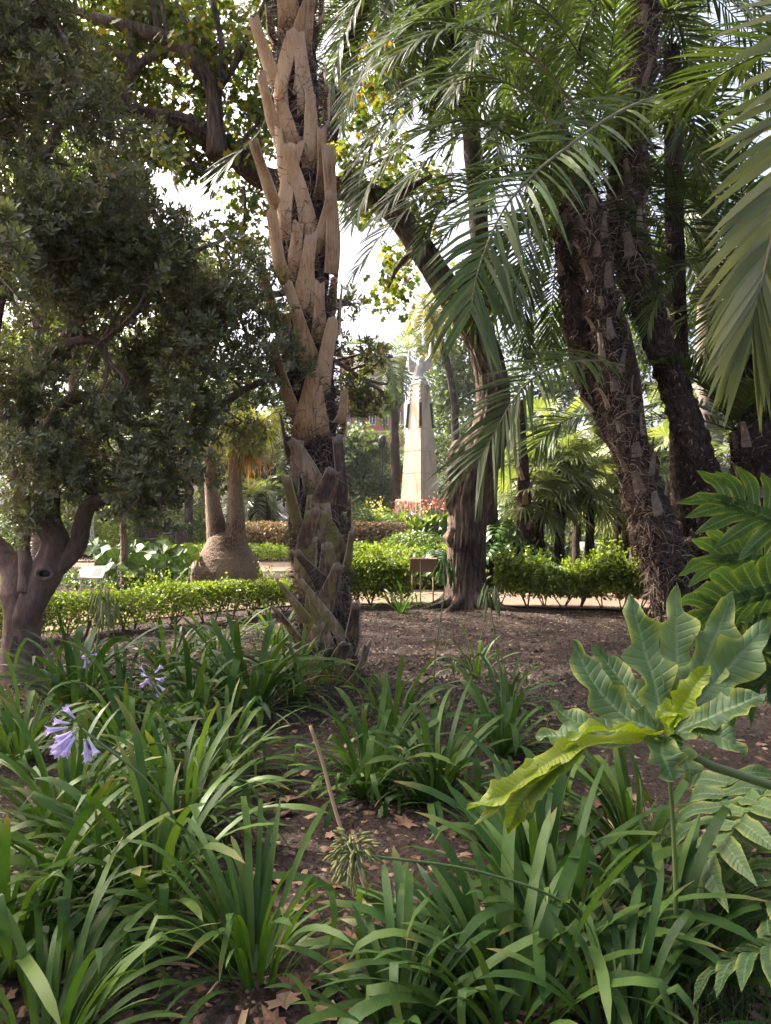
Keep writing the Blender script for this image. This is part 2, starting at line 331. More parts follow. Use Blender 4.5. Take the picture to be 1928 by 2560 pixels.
# ------------------------------------------------------------------ ground and paths
def lines(a, b, step, lo, hi):
    d = np.arange(a, b + 1e-6, step); k = 1.35 ** np.arange(1, 40) * step
    l = a - np.cumsum(k); h = b + np.cumsum(k)
    l = np.append(l[l > lo], lo)[::-1]; h = np.append(h[h < hi], hi)
    return np.concatenate([l, d, h])
gx = lines(-5.5, 5.5, .055, -160, 160); gy = lines(1.2, 12, .055, -40, 260)
X, Y = np.meshgrid(gx, gy)
amp = np.clip((11.6 - Y) / 1.5, 0, 1) * np.clip((7 - abs(X)) / 1.5, 0, 1)
def ground_z(X, Y):
    X = np.asarray(X, float); Y = np.asarray(Y, float)
    a = np.clip((11.6 - Y) / 1.5, 0, 1) * np.clip((7 - abs(X)) / 1.5, 0, 1)
    q = np.stack([X, Y, 0 * X], -1)
    return a * (.05 * fbm(q * .9, 2) + .022 * fbm(q * 5, 3) + .012 * np.clip(fbm(q * 14, 2), 0, 1)) - .012
Zg = ground_z(X, Y)
n, m_ = X.shape
i = np.arange(n - 1)[:, None] * m_ + np.arange(m_ - 1)[None]
gF = np.stack([i, i + 1, i + m_ + 1, i + m_], -1).reshape(-1, 4)
kind(obj('ground', mk('ground', np.stack([X, Y, Zg], -1), gF), M_soil), 'structure')

def sheet(name, near, far, z, n=80):
    a, b = spline(A(near, float), n), spline(A(far, float), n); mcr = 10
    r = []
    for j in range(mcr):
        t = j / (mcr - 1); p = a * (1 - t) + b * t
        w = .12 * fbm(np.stack([p[:, 0] * 1.1, p[:, 1] * 1.1, 0 * p[:, 0]], -1), 3) if j in (0, mcr - 1) else 0
        r.append(np.stack([p[:, 0], p[:, 1] + w, np.full(n, z)], -1))
    V = np.stack(r, 0); i = np.arange(mcr - 1)[:, None] * n + np.arange(n - 1)[None]
    return kind(obj(name, mk(name, V, np.stack([i, i + 1, i + n + 1, i + n], -1).reshape(-1, 4)), M_path), 'structure')
sheet('garden_path', [(-14, 4.4), (-8.0, 6.4), (-4.5, 9.35), (-1.6, 12.1), (1.2, 12.2), (3, 11.75), (5.5, 11.2), (14, 10.2)],
      [(-14, 8), (-8.6, 9.2), (-5, 12.0), (-2.2, 13.6), (1.2, 14.2), (3, 14.3), (5.5, 14.0), (14, 13.4)], .012)
sheet('far_path', [(-26, 18.6), (-9, 18.8), (-4, 19), (2, 19.6), (8, 19.5), (26, 20)], [(-26, 24.5), (-9, 24), (-4, 22.6), (2, 22.6), (8, 23), (26, 23)], .004)
sheet('bench_path', [(-16, 23.8), (-11, 23.8), (-8.2, 23.7), (-5.6, 23)], [(-18, 31), (-12, 31.5), (-8.6, 31.5), (-6.6, 31)], -.004)

# ------------------------------------------------------------------ plant generators
def blob_leaves(blobs, n, size, tpl=T_DIA, shell=.45, up=.5, r=rng, gate=.0, gs=1.0):
    bl = A([b[:3] for b in blobs], float); rad = A([(b[3], b[3], b[3] * .8) if len(b) < 6 else b[3:6] for b in blobs], float)
    w = (rad ** 2).prod(1) ** (1 / 3); k = r.choice(len(bl), int(n * (1.6 if gate else 1)), p=w / w.sum())
    d = rdir(len(k), 0, r); q = d * rad[k] * (1 - shell * r.random(len(k))[:, None] ** 1.3) * (1 + .18 * r.normal(size=(len(k), 1)))
    pos = bl[k] + q
    if gate:
        g = fbm(pos * gs, 2); keep = g > np.quantile(g, .375); pos, d = pos[keep], d[keep]
    N = len(pos)
    nrm = unit(d * .7 + A([0, 0, up]) + r.normal(size=(N, 3)) * .55)
    ax = unit(np.cross(nrm, rdir(N, 0, r)) + .35 * d + A([0, 0, -.25]))
    return leaf_cloud(pos, ax, nrm, size * (.65 + .7 * r.random(N)), tpl)
def limb_mesh(limbs, sides=8, rough=.1, fu=2.0, fv=4.0, n=14):
    mb = MB()
    for k, (pts, rad) in enumerate(limbs): mb.add(*tube(pts, rad, max(n, 4 * len(pts)), sides, rough, fu, fv, k * 3.1))
    return mb
def frond_curve(base, az, el, L, droop, n=14, curl=0.0):
    p = [A(base, float)]; e = el; a = az
    for k in range(n - 1):
        p.append(p[-1] + L / (n - 1) * A([math.cos(a) * math.cos(e), math.sin(a) * math.cos(e), math.sin(e)])); e -= droop * (.6 + .9 * k / n) / n; a += curl / n
    return A(p)
def leaflets(path, L, per, wid=.03, r=rng, v=.45, droop=.25, start=.12, base_a=1.15, tip_a=.45, twist=.3, prof=None, upv=None):
    """list of leaflet (V, F); two rows along the stalk"""
    n = len(path); t, _, _ = frames(path); out = []
    for side in (-1, 1):
        for k in range(per):
            f = start + (1 - start) * (k + .5 * r.random()) / per
            x = f * (n - 1); i = min(int(x), n - 2); p = path[i] + (path[i + 1] - path[i]) * (x - i); tg = t[i]
            up = A([0, 0, 1.]) if upv is None else upv
            sd = unit(np.cross(tg, up) + 1e-6); nn = np.cross(sd, tg)
            a = base_a + (tip_a - base_a) * f + r.normal() * .07
            d = unit(tg * math.cos(a) + side * sd * math.sin(a) + nn * (v + r.normal() * .12) * math.sin(a))
            l = L * (prof(f) if prof else (.45 + .75 * math.sin(math.pi * min(1, f * .9 + .1)) ** .8)) * (.88 + .24 * r.random())
            s = np.linspace(0, 1, 5)
            q = p + np.outer(s * l, d) + np.outer(-(s ** 2) * l * droop * (.7 + .6 * r.random()), A([0, 0, 1.]))
            wv = unit(np.cross(d, nn) + nn * r.normal() * twist); w = wid * A([.45, 1, .95, .6, 0])
            V = np.concatenate([[q[j] - wv * w[j] / 2, q[j] + wv * w[j] / 2] for j in range(4)] + [[q[4]]])
            out.append((V, [A([[0, 1, 3, 2], [2, 3, 5, 4], [4, 5, 7, 6]]), A([[6, 7, 8]])]))
    return out
def frond_mb(path, L, per, wid=.03, rr=.014, **kw):
    mb = MB()
    for V, F in leaflets(path, L, per, wid, **kw): mb.add(V, F)
    mb.add(*tube(path, [rr, rr * .7, rr * .25], len(path), 4))
    return mb
def fan_leaf(mb, base, tip, R, nseg=26, span=4.2, wid=.035, droop=.3, r=rng, nrm=None):
    """stalk from base to tip, then the pleated fan"""
    ax = unit(tip - base); nn = unit(A([0, 0, 1.]) - ax * ax[2] + r.normal(size=3) * .25) if nrm is None else nrm
    nn = unit(nn - ax * nn.dot(ax)); sd = np.cross(ax, nn)
    mb.add(*tube([base, (base + tip) / 2 + A([0, 0, .04]), tip], [.013, .008], 5, 3, cap=False))
    for k in range(nseg):
        a = (k / (nseg - 1) - .5) * span; d = ax * math.cos(a) + sd * math.sin(a) + nn * .12
        l = R * (.72 + .28 * math.cos(a * .5)) * (.9 + .2 * r.random()); s = A([0, .5, .8, 1.]); w = A([.12, 1, .7, 0]) * wid
        q = tip + np.outer(s * l, d) - np.outer(s ** 2.5 * l * droop * (.6 + .8 * r.random()), A([0, 0, 1.]))
        wv = unit(np.cross(d, nn)); V = [q[0]] + [q[j] + e * wv * w[j] / 2 for j in (1, 2) for e in (-1, 1)] + [q[3]]
        mb.add(V, [A([[0, 1, 2], [3, 5, 4]]), A([[1, 3, 4, 2]])])

def bg_tree(name, label, px, Z, top, wpx, mat, n, lsize, bot=1300, seed=0, group='trees at the far side of the garden', trunk=M_oak, nb=11):
    r = np.random.default_rng(900 + seed); s = Z / FPX
    t = thing(name, label, 'tree', ground_at(px, Z), group); a = At(t); c = A(t.location)
    zt, zb = CAMH - (top - CY) * s, max(.6, CAMH - (bot - CY) * s); W = wpx * s / 2
    bl = []
    for k in range(nb):
        h = (k + .5) / nb; z = zb + (zt - zb) * h; w = W * (1 - abs(h - .42) * .9); an = k * 2.4
        rr = W * (.42 + .2 * r.random())
        bl.append((c[0] + math.cos(an) * w * .62, c[1] + math.sin(an) * w * .5, z, rr, rr, min(rr * .75, (zt - zb) * .25)))
    lim = [([c, c + A([.1, 0, zb + .3]), c + A([.15 * W, 0, zb + (zt - zb) * .5]), c + A([0, 0, zb + (zt - zb) * .85])], [.05 * W + .12, .04 * W + .08, .1, .03])]
    for b in bl[1::2]: lim.append(([c + A([.05, 0, zb]), (c + A(b[:3])) / 2 + A([0, 0, zb * .4 + .1]), A(b[:3])], [.03 * W + .05, .05, .015]))
    a.part('trunk', limb_mesh(lim, 6, .1), trunk)
    kind(a.part('crown', MB().add(*blob_leaves(bl, n, lsize, r=r, gate=.3, gs=1.6 / max(W * .4, .5), shell=.6)), mat), 'stuff')
    return t
def palm_tree(name, label, trunk_pts, radii, nf, L, leafL, mat, seed, el=(-.5, 1.3), droop=1.9, per=40, wid=.035, tmat=M_ptrunk, group=None, azr=None, stubs=0, zc=None, rough=.12, name_trunk='trunk'):
    r = np.random.default_rng(300 + seed); base = A(trunk_pts[0], float)
    t = thing(name, label, 'palm tree', (base[0], base[1], 0), group); a = At(t)
    a.part(name_trunk, MB().add(*tube(trunk_pts, radii, 40, 14, rough, 3, 7, seed)), tmat)
    top = A(trunk_pts[-1], float)
    for k in range(nf):
        az = k * 2.39996 + r.random() * .5 if azr is None else azr[0] + (azr[1] - azr[0]) * r.random()
        e = el[1] + (el[0] - el[1]) * (k + r.random()) / nf; l = L * (.85 + .3 * r.random())
        p = frond_curve(top + A([0, 0, -.1 * r.random()]), az, e, l, droop * (.7 + .5 * r.random()), 14, r.normal() * .3)
        a.part('frond', frond_mb(p, leafL, per, wid, r=r, v=.3 + .4 * r.random()), mat)
    return t
# ------------------------------------------------------------------ monument
mz = 40.0; s = mz / FPX; mc = ground_at(1050, mz)
mon = thing('stone_monument', 'tall pale stone obelisk with dark corner strips and a winged statue on top', 'monument', mc); ma = At(mon)
def zz(py): return CAMH - (py - CY) * s
def square_taper(levels, c, ang=math.pi / 4, ns=4):
    V = []; F = []
    for z, h in levels:
        for k in range(ns): a = ang + k * TAU / ns - math.pi / 4; V.append(c + A([math.cos(a) * h, math.sin(a) * h, z]))
    for l in range(len(levels) - 1):
        for k in range(ns): F.append([l * ns + k, l * ns + (k + 1) % ns, (l + 1) * ns + (k + 1) % ns, (l + 1) * ns + k])
    return A(V), [A(F), A([list(range(ns))[::-1], [(len(levels) - 1) * ns + k for k in range(ns)]])]
MROT = math.pi / 4
pl = MB().add(*square_taper([(-.1, 63 * s), (zz(1251), 62 * s), (zz(1248), 60 * s)], mc))
ma.part('plinth', pl, M_plinth, smooth=False)
for q in range(2):                               # fluted panels on the two faces seen
    a0 = A([-1, 0, 0.]) if q == 0 else A([1, 0, 0.]); b0 = A([0, -1, 0.])
    for k in range(7):
        f = .12 + .76 * (k + .5) / 7; p = mc + (a0 * (1 - f) + b0 * f) * 62 * s; nrm_ = unit(a0 + b0)
        V, F = box((0, 0, 0), (.09, .05, 1.7)); R = A([unit(b0 - a0), nrm_, [0, 0, 1]]).T
        ma.part('flute', MB().add(V @ R.T + p + nrm_ * .02 + A([0, 0, 1.15]), F), M_plinth, smooth=False)
# shaft built of courses of stone, with a recess of a few mm between them
lv = [(1248, 47.5), (1185, 43.0), (1130, 39.0), (1074, 34.5)]
for k in range(len(lv) - 1):
    (y0, h0), (y1, h1) = lv[k], lv[k + 1]
    ma.part('stone_course', MB().add(*square_taper([(zz(y0) + .006, h0 * s - .02), (zz(y0) + .03, h0 * s), (zz(y1) - .03, h1 * s), (zz(y1) - .006, h1 * s - .02)], mc)), M_stone, smooth=False)
ma.part('shaft_core', MB().add(*square_taper([(zz(1248), 46 * s), (zz(1074), 33 * s), (zz(1073), 30 * s), (zz(962), 19 * s)], mc)), M_stone, smooth=False)
def oct_taper(levels, c, cut):
    V = []; F = []
    for z, h in levels:
        cs = A([[h, 0, 0], [0, h, 0], [-h, 0, 0], [0, -h, 0]])
        for k in range(4):
            V += [c + cs[k] + (cs[k - 1] - cs[k]) * cut + A([0, 0, z]), c + cs[k] + (cs[(k + 1) % 4] - cs[k]) * cut + A([0, 0, z])]
    for l in range(len(levels) - 1):
        for k in range(8): F.append([l * 8 + k, l * 8 + (k + 1) % 8, l * 8 + 8 + (k + 1) % 8, l * 8 + 8 + k])
    return A(V), [A(F), A([list(range(8))[::-1]]), A([[(len(levels) - 1) * 8 + k for k in range(8)]])]
ma.part('upper_shaft', MB().add(*oct_taper([(zz(1073), 33.5 * s), (zz(1012), 28 * s), (zz(962), 22.5 * s)], mc, .11)), M_stone, smooth=False)
ma.part('cap', MB().add(*oct_taper([(zz(962.5), 22.5 * s), (zz(961), 24 * s), (zz(955), 24 * s), (zz(953), 21 * s), (zz(949), 15 * s)], mc, .11)), M_marble, smooth=False)
for d in ((-1, 0), (1, 0), (0, -1), (0, 1)):
    dv = A([d[0], d[1], 0.]); sdv = A([-d[1], d[0], 0.])
    h0, h1 = 30.5 * s, 26 * s; w = .07; V = []
    for z, h in ((zz(1070), h0), (zz(1010), h1)):
        for o_, q in ((.13, -w), (.13, w), (-.1, w * 1.1), (-.1, -w * 1.1)): V.append(mc + dv * (h + o_ - .02) + sdv * q + A([0, 0, z]))
    ma.part('bronze_strip', MB().add(A(V), A([[0, 1, 5, 4], [1, 2, 6, 5], [2, 3, 7, 6], [3, 0, 4, 7], [3, 2, 1, 0], [4, 5, 6, 7]])), M_bronze, smooth=False)
    orn = MB()
    for k in range(9):
        z = zz(1008) + k * .115; h = (25.6 - k * .42) * s
        orn.add(*tube([mc + dv * (h - .04) + A([0, 0, z]) + sdv * .05 * (-1) ** k, mc + dv * (h + .05) + A([0, 0, z + .06])], [.07, .03], 4, 6))
    ma.part('carved_ornament', orn, M_stone)
st = MB()                                        # winged bird: body, neck and head raised, tail
zb = zz(949)
st.add(*tube([mc + A([-.08, 0, zb - .02]), mc + A([-.1, 0, zb + .25]), mc + A([-.02, 0, zb + .62]), mc + A([.0, 0, zb + .95]), mc + A([.10, -.06, zb + 1.13]), mc + A([.2, -.12, zb + 1.10])], [.3, .24, .25, .14, .12, .03], 22, 12, .05))
st.add(*tube([mc + A([0, 0, zb - .03]), mc + A([0, 0, zb + .12])], [.36, .3], 4, 12))
st.add(*tube([mc + A([-.18, 0, zb + .3]), mc + A([-.3, .1, zb + .02])], [.14, .08], 5, 8))
sto = ma.part('bird_statue', st, M_marble)
def wing(sg, h, lean):
    w = MB()
    for k in range(9):                           # feathers, each one proud of the next
        f = k / 8; root = mc + A([sg * (.10 + .10 * f), .03 * f, zb + .75 - .28 * f])
        tip = mc + A([sg * (lean + .16 - .02 * k), -.02 + .05 * f, zb + h - .62 * f * f - .25 * f])
        mid = (root + tip) / 2 + A([sg * (.20 + .04 * f), 0, -.1])
        w.add(*tube([root, mid, tip], [.075, .09, .02], 9, 6))
    return ma.part('wing', w, M_marble, sto)
wing(-1, 1.55, .42); wing(1, 1.95, .42)

# ------------------------------------------------------------------ buildings, cars and street things far behind
def building(name, label, px0, px1, Z, top, mat, rows, cols, wpx, hpx, rowy, colx, trim):
    s = Z / FPX; c = ground_at((px0 + px1) / 2, Z); b = thing(name, label, 'building', c); a = At(b); W = (px1 - px0) * s; H = CAMH - (top - CY) * s
    a.part('wall', MB().add(*box(c + A([0, 4, H / 2]), (W, 8, H))), mat, smooth=False)
    a.part('roof_edge', MB().add(*box(c + A([0, 3.8, H + .15]), (W + .6, 9, .3))), trim, smooth=False)
    for y in rowy:
        a.part('string_course', MB().add(*box(c + A([0, -.04, CAMH - (y + hpx * .95 - CY) * s]), (W, .12, .18))), trim, smooth=False)
        for x in colx:
            cc = P(x, y, Z) + A([0, -.03, 0])
            w = a.part('window', MB().add(*box(cc, (wpx * s, .16, hpx * s))), M_white, smooth=False)
            for e in (-1, 1): a.part('pane', MB().add(*box(cc + A([e * wpx * s * .23, -.05, 0]), (wpx * s * .36, .10, hpx * s * .86))), M_glass, w, smooth=False)
building('brick_house', 'red brick house with white windows showing between the far trees', 850, 1010, 85, 900, M_brick, 0, 0, 16, 36, (960, 1045, 1130, 1215), (868, 898, 931, 963, 994), M_cream)
building('pale_house', 'pale cream house front far behind the bench', 180, 470, 90, 1040, M_cream, 0, 0, 15, 34, (1090, 1160, 1230), (205, 250, 295, 340, 385, 430), M_white)
def car(name, label, px, Z, ang, mat):
    t = thing(name, label, 'car', ground_at(px, Z), 'cars parked beyond the garden'); a = At(t); c = A(t.location); R = rotz(ang)
    prof = [(-2.1, .35), (-2.15, .75), (-1.9, .95), (-1.25, 1.0), (-.7, 1.42), (.75, 1.45), (1.5, 1.02), (2.1, .9), (2.15, .4)]
    V = []; n = len(prof)
    for y, f in ((-.85, 1), (.85, 1)):
        for x, z in prof: V.append(A([x, y * (.82 if z > 1.1 else 1), z]))
    F = [[k, k + 1, n + k + 1, n + k] for k in range(n - 1)] + [[n - 1, 0, n, 2 * n - 1]]
    a.part('body', MB().add(A(V) @ R.T + c, [A(F), A([list(range(n))[::-1], [n + k for k in range(n)]])]), mat, smooth=False)
    for y in (-1, 1):
        V = A([[-1.1, y * .8, 1.03], [1.3, y * .8, 1.05], [.7, y * .72, 1.38], [-.65, y * .72, 1.36], [-1.1, y * .7, 1.03], [1.3, y * .7, 1.05], [.7, y * .6, 1.38], [-.65, y * .6, 1.36]])
        V[:4, 1] += y * .03
        a.part('side_window', MB().add(V @ R.T + c, A([[0, 1, 2, 3], [7, 6, 5, 4], [0, 4, 5, 1], [1, 5, 6, 2], [2, 6, 7, 3], [3, 7, 4, 0]])), M_glass, smooth=False)
        for x in (-1.35, 1.35):
            w = a.part('wheel', MB().add(*tube([R @ A([x, y * .68, .33]) + c, R @ A([x, y * .9, .33]) + c], [.33, .33], 3, 14)), M_iron)
            a.part('rim', MB().add(*tube([R @ A([x, y * .88, .33]) + c, R @ A([x, y * .915, .33]) + c], [.2, .2], 2, 10)), M_castiron, w)
car('parked_car', 'white car glimpsed between the two stems of the swollen-based tree', 560, 52, .1, M_white)
car('parked_car', 'silver car glimpsed beyond the reddish hedge left of the palm trunk', 668, 54, 0, M_castiron)
# lamp standard and white fence by the monument
lp = thing('street_lamp', 'slender dark lamp post left of the obelisk', 'lamp', ground_at(956, 44)); a = At(lp); c = A(lp.location)
a.part('post', MB().add(*tube([c, c + A([0, 0, .8]), c + A([0, 0, 5.2])], [.11, .06, .045], 10, 8)), M_iron)
a.part('lantern', MB().add(*tube([c + A([0, 0, 5.2]), c + A([0, 0, 5.35]), c + A([0, 0, 5.8]), c + A([0, 0, 5.95])], [.1, .2, .25, .05], 8, 8)), M_iron)
fe = thing('white_railing', 'pale railing of upright boards to the right of the obelisk', 'railing', ground_at(1125, 50)); a = At(fe); c = A(fe.location)
for k in range(12): a.part('board', MB().add(*box(c + A([-1.1 + k * .26, 0, 1.35]), (.2, .04, 2.7))), M_white, smooth=False)
for z in (.6, 2.2): a.part('rail', MB().add(*box(c + A([.3, .045, z]), (3.3, .05, .1))), M_white, smooth=False)

# ------------------------------------------------------------------ far trees
bg_tree('broadleaf_tree', 'big soft green tree filling the space right of the obelisk', 1160, 50, 860, 330, L_bg[0], 15000, .34, 1290, 1)
bg_tree('broadleaf_tree', 'bushy blue-green tree just left of the obelisk', 890, 46, 1090, 210, L_bg[0], 9000, .3, 1320, 2)
bg_tree('broadleaf_tree', 'bright low tree behind the lamp post', 985, 53, 1150, 110, L_bg[1], 5000, .28, 1310, 3)
bg_tree('broadleaf_tree', 'dark tree behind the swollen-based tree and parked cars', 600, 44, 960, 300, L_bg[2], 8000, .36, 1215, 4)
bg_tree('broadleaf_tree', 'bright tree behind the bench and litter bin', 330, 40, 880, 340, L_bg[1], 10000, .32, 1310, 5)
bg_tree('broadleaf_tree', 'dark leafy tree behind the white lamp bollard', 120, 36, 800, 330, L_bg[2], 9000, .32, 1320, 6)
bg_tree('broadleaf_tree', 'leafy tree at the far left edge behind everything', -110, 30, 700, 330, L_bg[1], 8000, .3, 1330, 7)
bg_tree('broadleaf_tree', 'dark tree behind the fan palms', 1400, 44, 780, 330, L_bg[2], 9000, .34, 1320, 8)
bg_tree('broadleaf_tree', 'green tree behind the leaning palm stems', 1640, 36, 640, 360, L_bg[0], 10000, .32, 1330, 9)
bg_tree('broadleaf_tree', 'bright tree at the far right behind the palm stems', 1900, 32, 640, 340, L_bg[1], 9000, .3, 1330, 10)
bg_tree('broadleaf_tree', 'tall dark tree above the swollen-based tree', 470, 34, 640, 250, L_bg[2], 5200, .26, 1000, 11)
bg_tree('broadleaf_tree', 'tall green tree high behind the evergreen', 180, 27, 380, 360, L_bg[1], 8000, .24, 900, 12)
# unseen tree, added so its crown keeps direct sun off the flower bed
t = thing('added_shade_tree', 'added tall spreading tree, unseen on the left, that shades the bed', 'tree', (-16.5, 12.0, 0)); a = At(t); c = A(t.location); r = np.random.default_rng(505)
bl = [(c[0] + 4.2 * r.normal() * .6, c[1] + 4.2 * r.normal() * .6, 13 + 6 * r.random(), 1.9, 1.9, 1.3) for _ in range(26)]
a.part('trunk', limb_mesh([([c, c + A([.3, 0, 5]), c + A([.2, .2, 11]), c + A([0, 0, 17])], [.55, .42, .3, .08])] + [([c + A([.2, 0, 8]), (c + A([0, 0, 9]) + A(b[:3])) / 2 + A([0, 0, .5]), A(b[:3])], [.2, .12, .04]) for b in bl[::2]], 10), M_oak)
kind(a.part('crown', MB().add(*blob_leaves(bl, 15000, .34, r=r, shell=.8)), L_bg[2]), 'stuff')
# low shrubs and hedges of the far beds
def hedge_row(name, label, p0, p1, h, w, n, lsize, mat, z0=.05, cat='hedge', stems=0, seed=0, top_var=.08, group=None, tpl=T_DIA, shoots=0, sm=M_evbark):
    r = np.random.default_rng(40 + seed); p0, p1 = A(p0, float), A(p1, float); c = (p0 + p1) / 2
    t = thing(name, label, cat, (c[0], c[1], 0), group); a = At(t); d = p1 - p0; Ln = np.linalg.norm(d); d = d / Ln; sd = A([-d[1], d[0], 0])
    x = r.random(n) * Ln; side = r.normal(size=n); f = r.random(n) ** .6
    hh = h * (1 + top_var * 2 * fbm(np.stack([x * 1.7 + seed, 0 * x, 0 * x], -1), 2)); zc = z0 + (hh - z0) * f
    bulge = np.sqrt(np.clip(1 - ((f - .55) / .62) ** 2, .08, 1)); y = np.clip(side * .45, -1, 1) * w / 2 * bulge * (1 + .35 * fbm(np.stack([x * 2.2, f * 2, 0 * x + seed], -1), 2))
    pos = p0 + np.outer(x, d) + np.outer(y, sd); pos[:, 2] = zc
    if shoots:
        ks = r.integers(0, n, shoots)
        for k in ks:
            m = 26; q = np.repeat(pos[k][None], m, 0); q[:, 2] = hh[k] + np.linspace(-.05, .22 * r.random() + .06, m); q += r.normal(size=(m, 3)) * .025; pos = np.vstack([pos, q])
    N = len(pos); nrm = unit(A([0, 0, .7]) + r.normal(size=(N, 3)) * .6 + np.outer(np.sign(np.resize(y, N)) * .4, sd)); ax = rdir(N, -.1, r)
    kind(a.part('foliage', MB().add(*leaf_cloud(pos, ax, nrm, lsize * (.6 + .8 * r.random(N)), tpl)), mat), 'stuff')
    for k in range(stems):
        b = p0 + d * Ln * (k + .2 + .6 * r.random()) / stems + sd * r.normal() * .05; mb = MB()
        for q in range(r.integers(2, 5)):
            tp = b + d * r.normal() * .16 + sd * r.normal() * .1; tp[2] = h * (.6 + .2 * r.random()); mid = (b + tp) / 2 + A([r.normal() * .05, r.normal() * .04, 0])
            mb.add(*tube([b + A([0, 0, -.03]), mid, tp], [.012, .009, .004], 6, 5))
        a.part('stem', mb, sm)
    return t
hedge_row('clipped_hedge', 'long rusty pink clipped hedge left of the palm trunk behind the path', ground_at(545, 27), ground_at(760, 27), 1.12, 1.5, 12000, .09, L_redh, cat='hedge', seed=1, top_var=.03)
hedge_row('clipped_hedge', 'rusty pink clipped hedge between palm trunk and oak trunk', ground_at(800, 27.5), ground_at(1010, 28.5), 1.12, 1.5, 12000, .09, L_redh, seed=2, top_var=.03)
hedge_row('clipped_hedge', 'low dark green clipped hedge behind the bench', ground_at(245, 33), ground_at(480, 33), 1.0, .9, 9000, .08, L_bg[2], seed=3, top_var=.03)
hedge_row('clipped_hedge', 'small clipped box hedge below the white lamp bollard', ground_at(165, 23), ground_at(268, 23), .62, .8, 6000, .06, L_bg[2], seed=4, top_var=.03)
hedge_row('clipped_hedge', 'far rusty hedge right of the oak trunk', ground_at(1215, 30), ground_at(1330, 30), 1.0, 1.5, 5000, .09, L_redh, seed=5, top_var=.04)
def round_shrub(name, label, px, Z, w, h, mat, n, lsize, seed, cat='shrub', z0=0, group=None):
    r = np.random.default_rng(70 + seed); t = thing(name, label, cat, ground_at(px, Z), group); a = At(t); c = A(t.location)
    kind(a.part('foliage', MB().add(*blob_leaves([(c[0], c[1], h * .5 + z0, w / 2, w / 2, h * .5)], n, lsize, r=r, shell=.25)), mat), 'stuff')
    a.part('stem', limb_mesh([([c, c + A([.05, 0, h * .4]), c + A([.1, 0, h * .8])], [.05, .04, .01]), ([c, c + A([-.2, 0, h * .4]), c + A([-w * .3, 0, h * .7])], [.04, .03, .01])], 6), M_evbark)
    return t
round_shrub('domed_shrub', 'clipped dome shaped shrub behind the pink hedge', 880, 31, 1.9, 1.75, L_bg[2], 6000, .08, 1)
round_shrub('leafy_shrub', 'bright shrub right of the domed shrub', 940, 33, 2.2, 1.55, L_bg[1], 3500, .12, 2)
round_shrub('leafy_shrub', 'green shrub at the left path edge behind the evergreen trunk', 30, 20, 2.6, 1.5, L_bg[2], 6000, .1, 3)
round_shrub('leafy_shrub', 'pale green shrub left of the white lamp bollard', 165, 27, 2.8, 2.2, L_bg[1], 5000, .11, 4)
round_shrub('leafy_shrub', 'bright green shrub just right of the white lamp bollard', 275, 30, 2.2, 2.2, L_bg[1], 5000, .11, 5)
round_shrub('leafy_shrub', 'yellow-green shrub behind the litter bin', 470, 36, 2.4, 2.0, L_bg[1], 4000, .13, 6)
round_shrub('leafy_shrub', 'grassy green mound at the foot of the red flowers', 1035, 27, 1.9, .75, L_canna, 4000, .12, 7)
round_shrub('leafy_shrub', 'dark shrub filling the gap below the fan palms', 1420, 24, 3.2, 1.9, L_bg[2], 6000, .12, 8)
round_shrub('leafy_shrub', 'dark shrub behind the foot of the leaning palms', 1820, 19, 3.2, 1.9, L_bg[2], 6000, .12, 9)
# yellow spikes and red cannas
def flower_bed(name, label, pxs, Z, h, leafm, flm, seed, nl=9, fl=26, fs=.11):
    r = np.random.default_rng(120 + seed)
    c = ground_at(np.mean(pxs), Z); t = thing(name, label, 'flowers', c, 'flowering plants before the monument'); a = At(t)
    for px in pxs:
        b = ground_at(px, Z + r.normal() * .5); hh = h * (.8 + .3 * r.random()); mb = MB()
        N = nl * 3; ang = r.random(N) * TAU; el = .7 + .7 * r.random(N)
        ax = np.stack([np.cos(ang) * np.cos(el), np.sin(ang) * np.cos(el), np.sin(el)], -1); pos = b + np.outer(r.random(N), A([0, 0, hh * .6])); nr = unit(np.cross(ax, np.stack([-np.sin(ang), np.cos(ang), 0 * ang], -1)))
        mb.add(*leaf_cloud(pos, ax, nr, .45 + .25 * r.random(N), T_FULL)); mb.add(*tube([b, b + A([r.normal() * .05, 0, hh])], [.02, .012], 4, 4))
        st_ = a.part('leafy_stalk', mb, leafm)
        q = b + A([0, 0, hh]) + r.normal(size=(fl, 3)) * A([.13, .13, .16])
        a.part('blossom', MB().add(*leaf_cloud(q, rdir(fl, .3, r), rdir(fl, .4, r), fs * (.7 + .6 * r.random(fl)), T_FULL, 1.5)), flm, st_)
flower_bed('canna_lilies', 'dark red canna lilies in front of the plinth left half', (988, 1000, 1010, 1022, 1036), 34, 1.75, L_canna, L_red, 1)
flower_bed('canna_lilies', 'tall coral canna lilies in front of the plinth right half', (1060, 1072, 1084, 1092, 1100, 1112), 33, 1.95, L_canna, L_red, 2, fs=.12)
flower_bed('canna_lilies', 'short yellow canna lilies among the red ones', (1020, 1044, 1060), 31, 1.5, L_canna, L_yf, 3, fl=10)
flower_bed('canna_lilies', 'pale yellow flower spikes behind the pink hedge', (925, 942, 948), 31, 1.75, L_canna, L_yf, 4, fl=18)
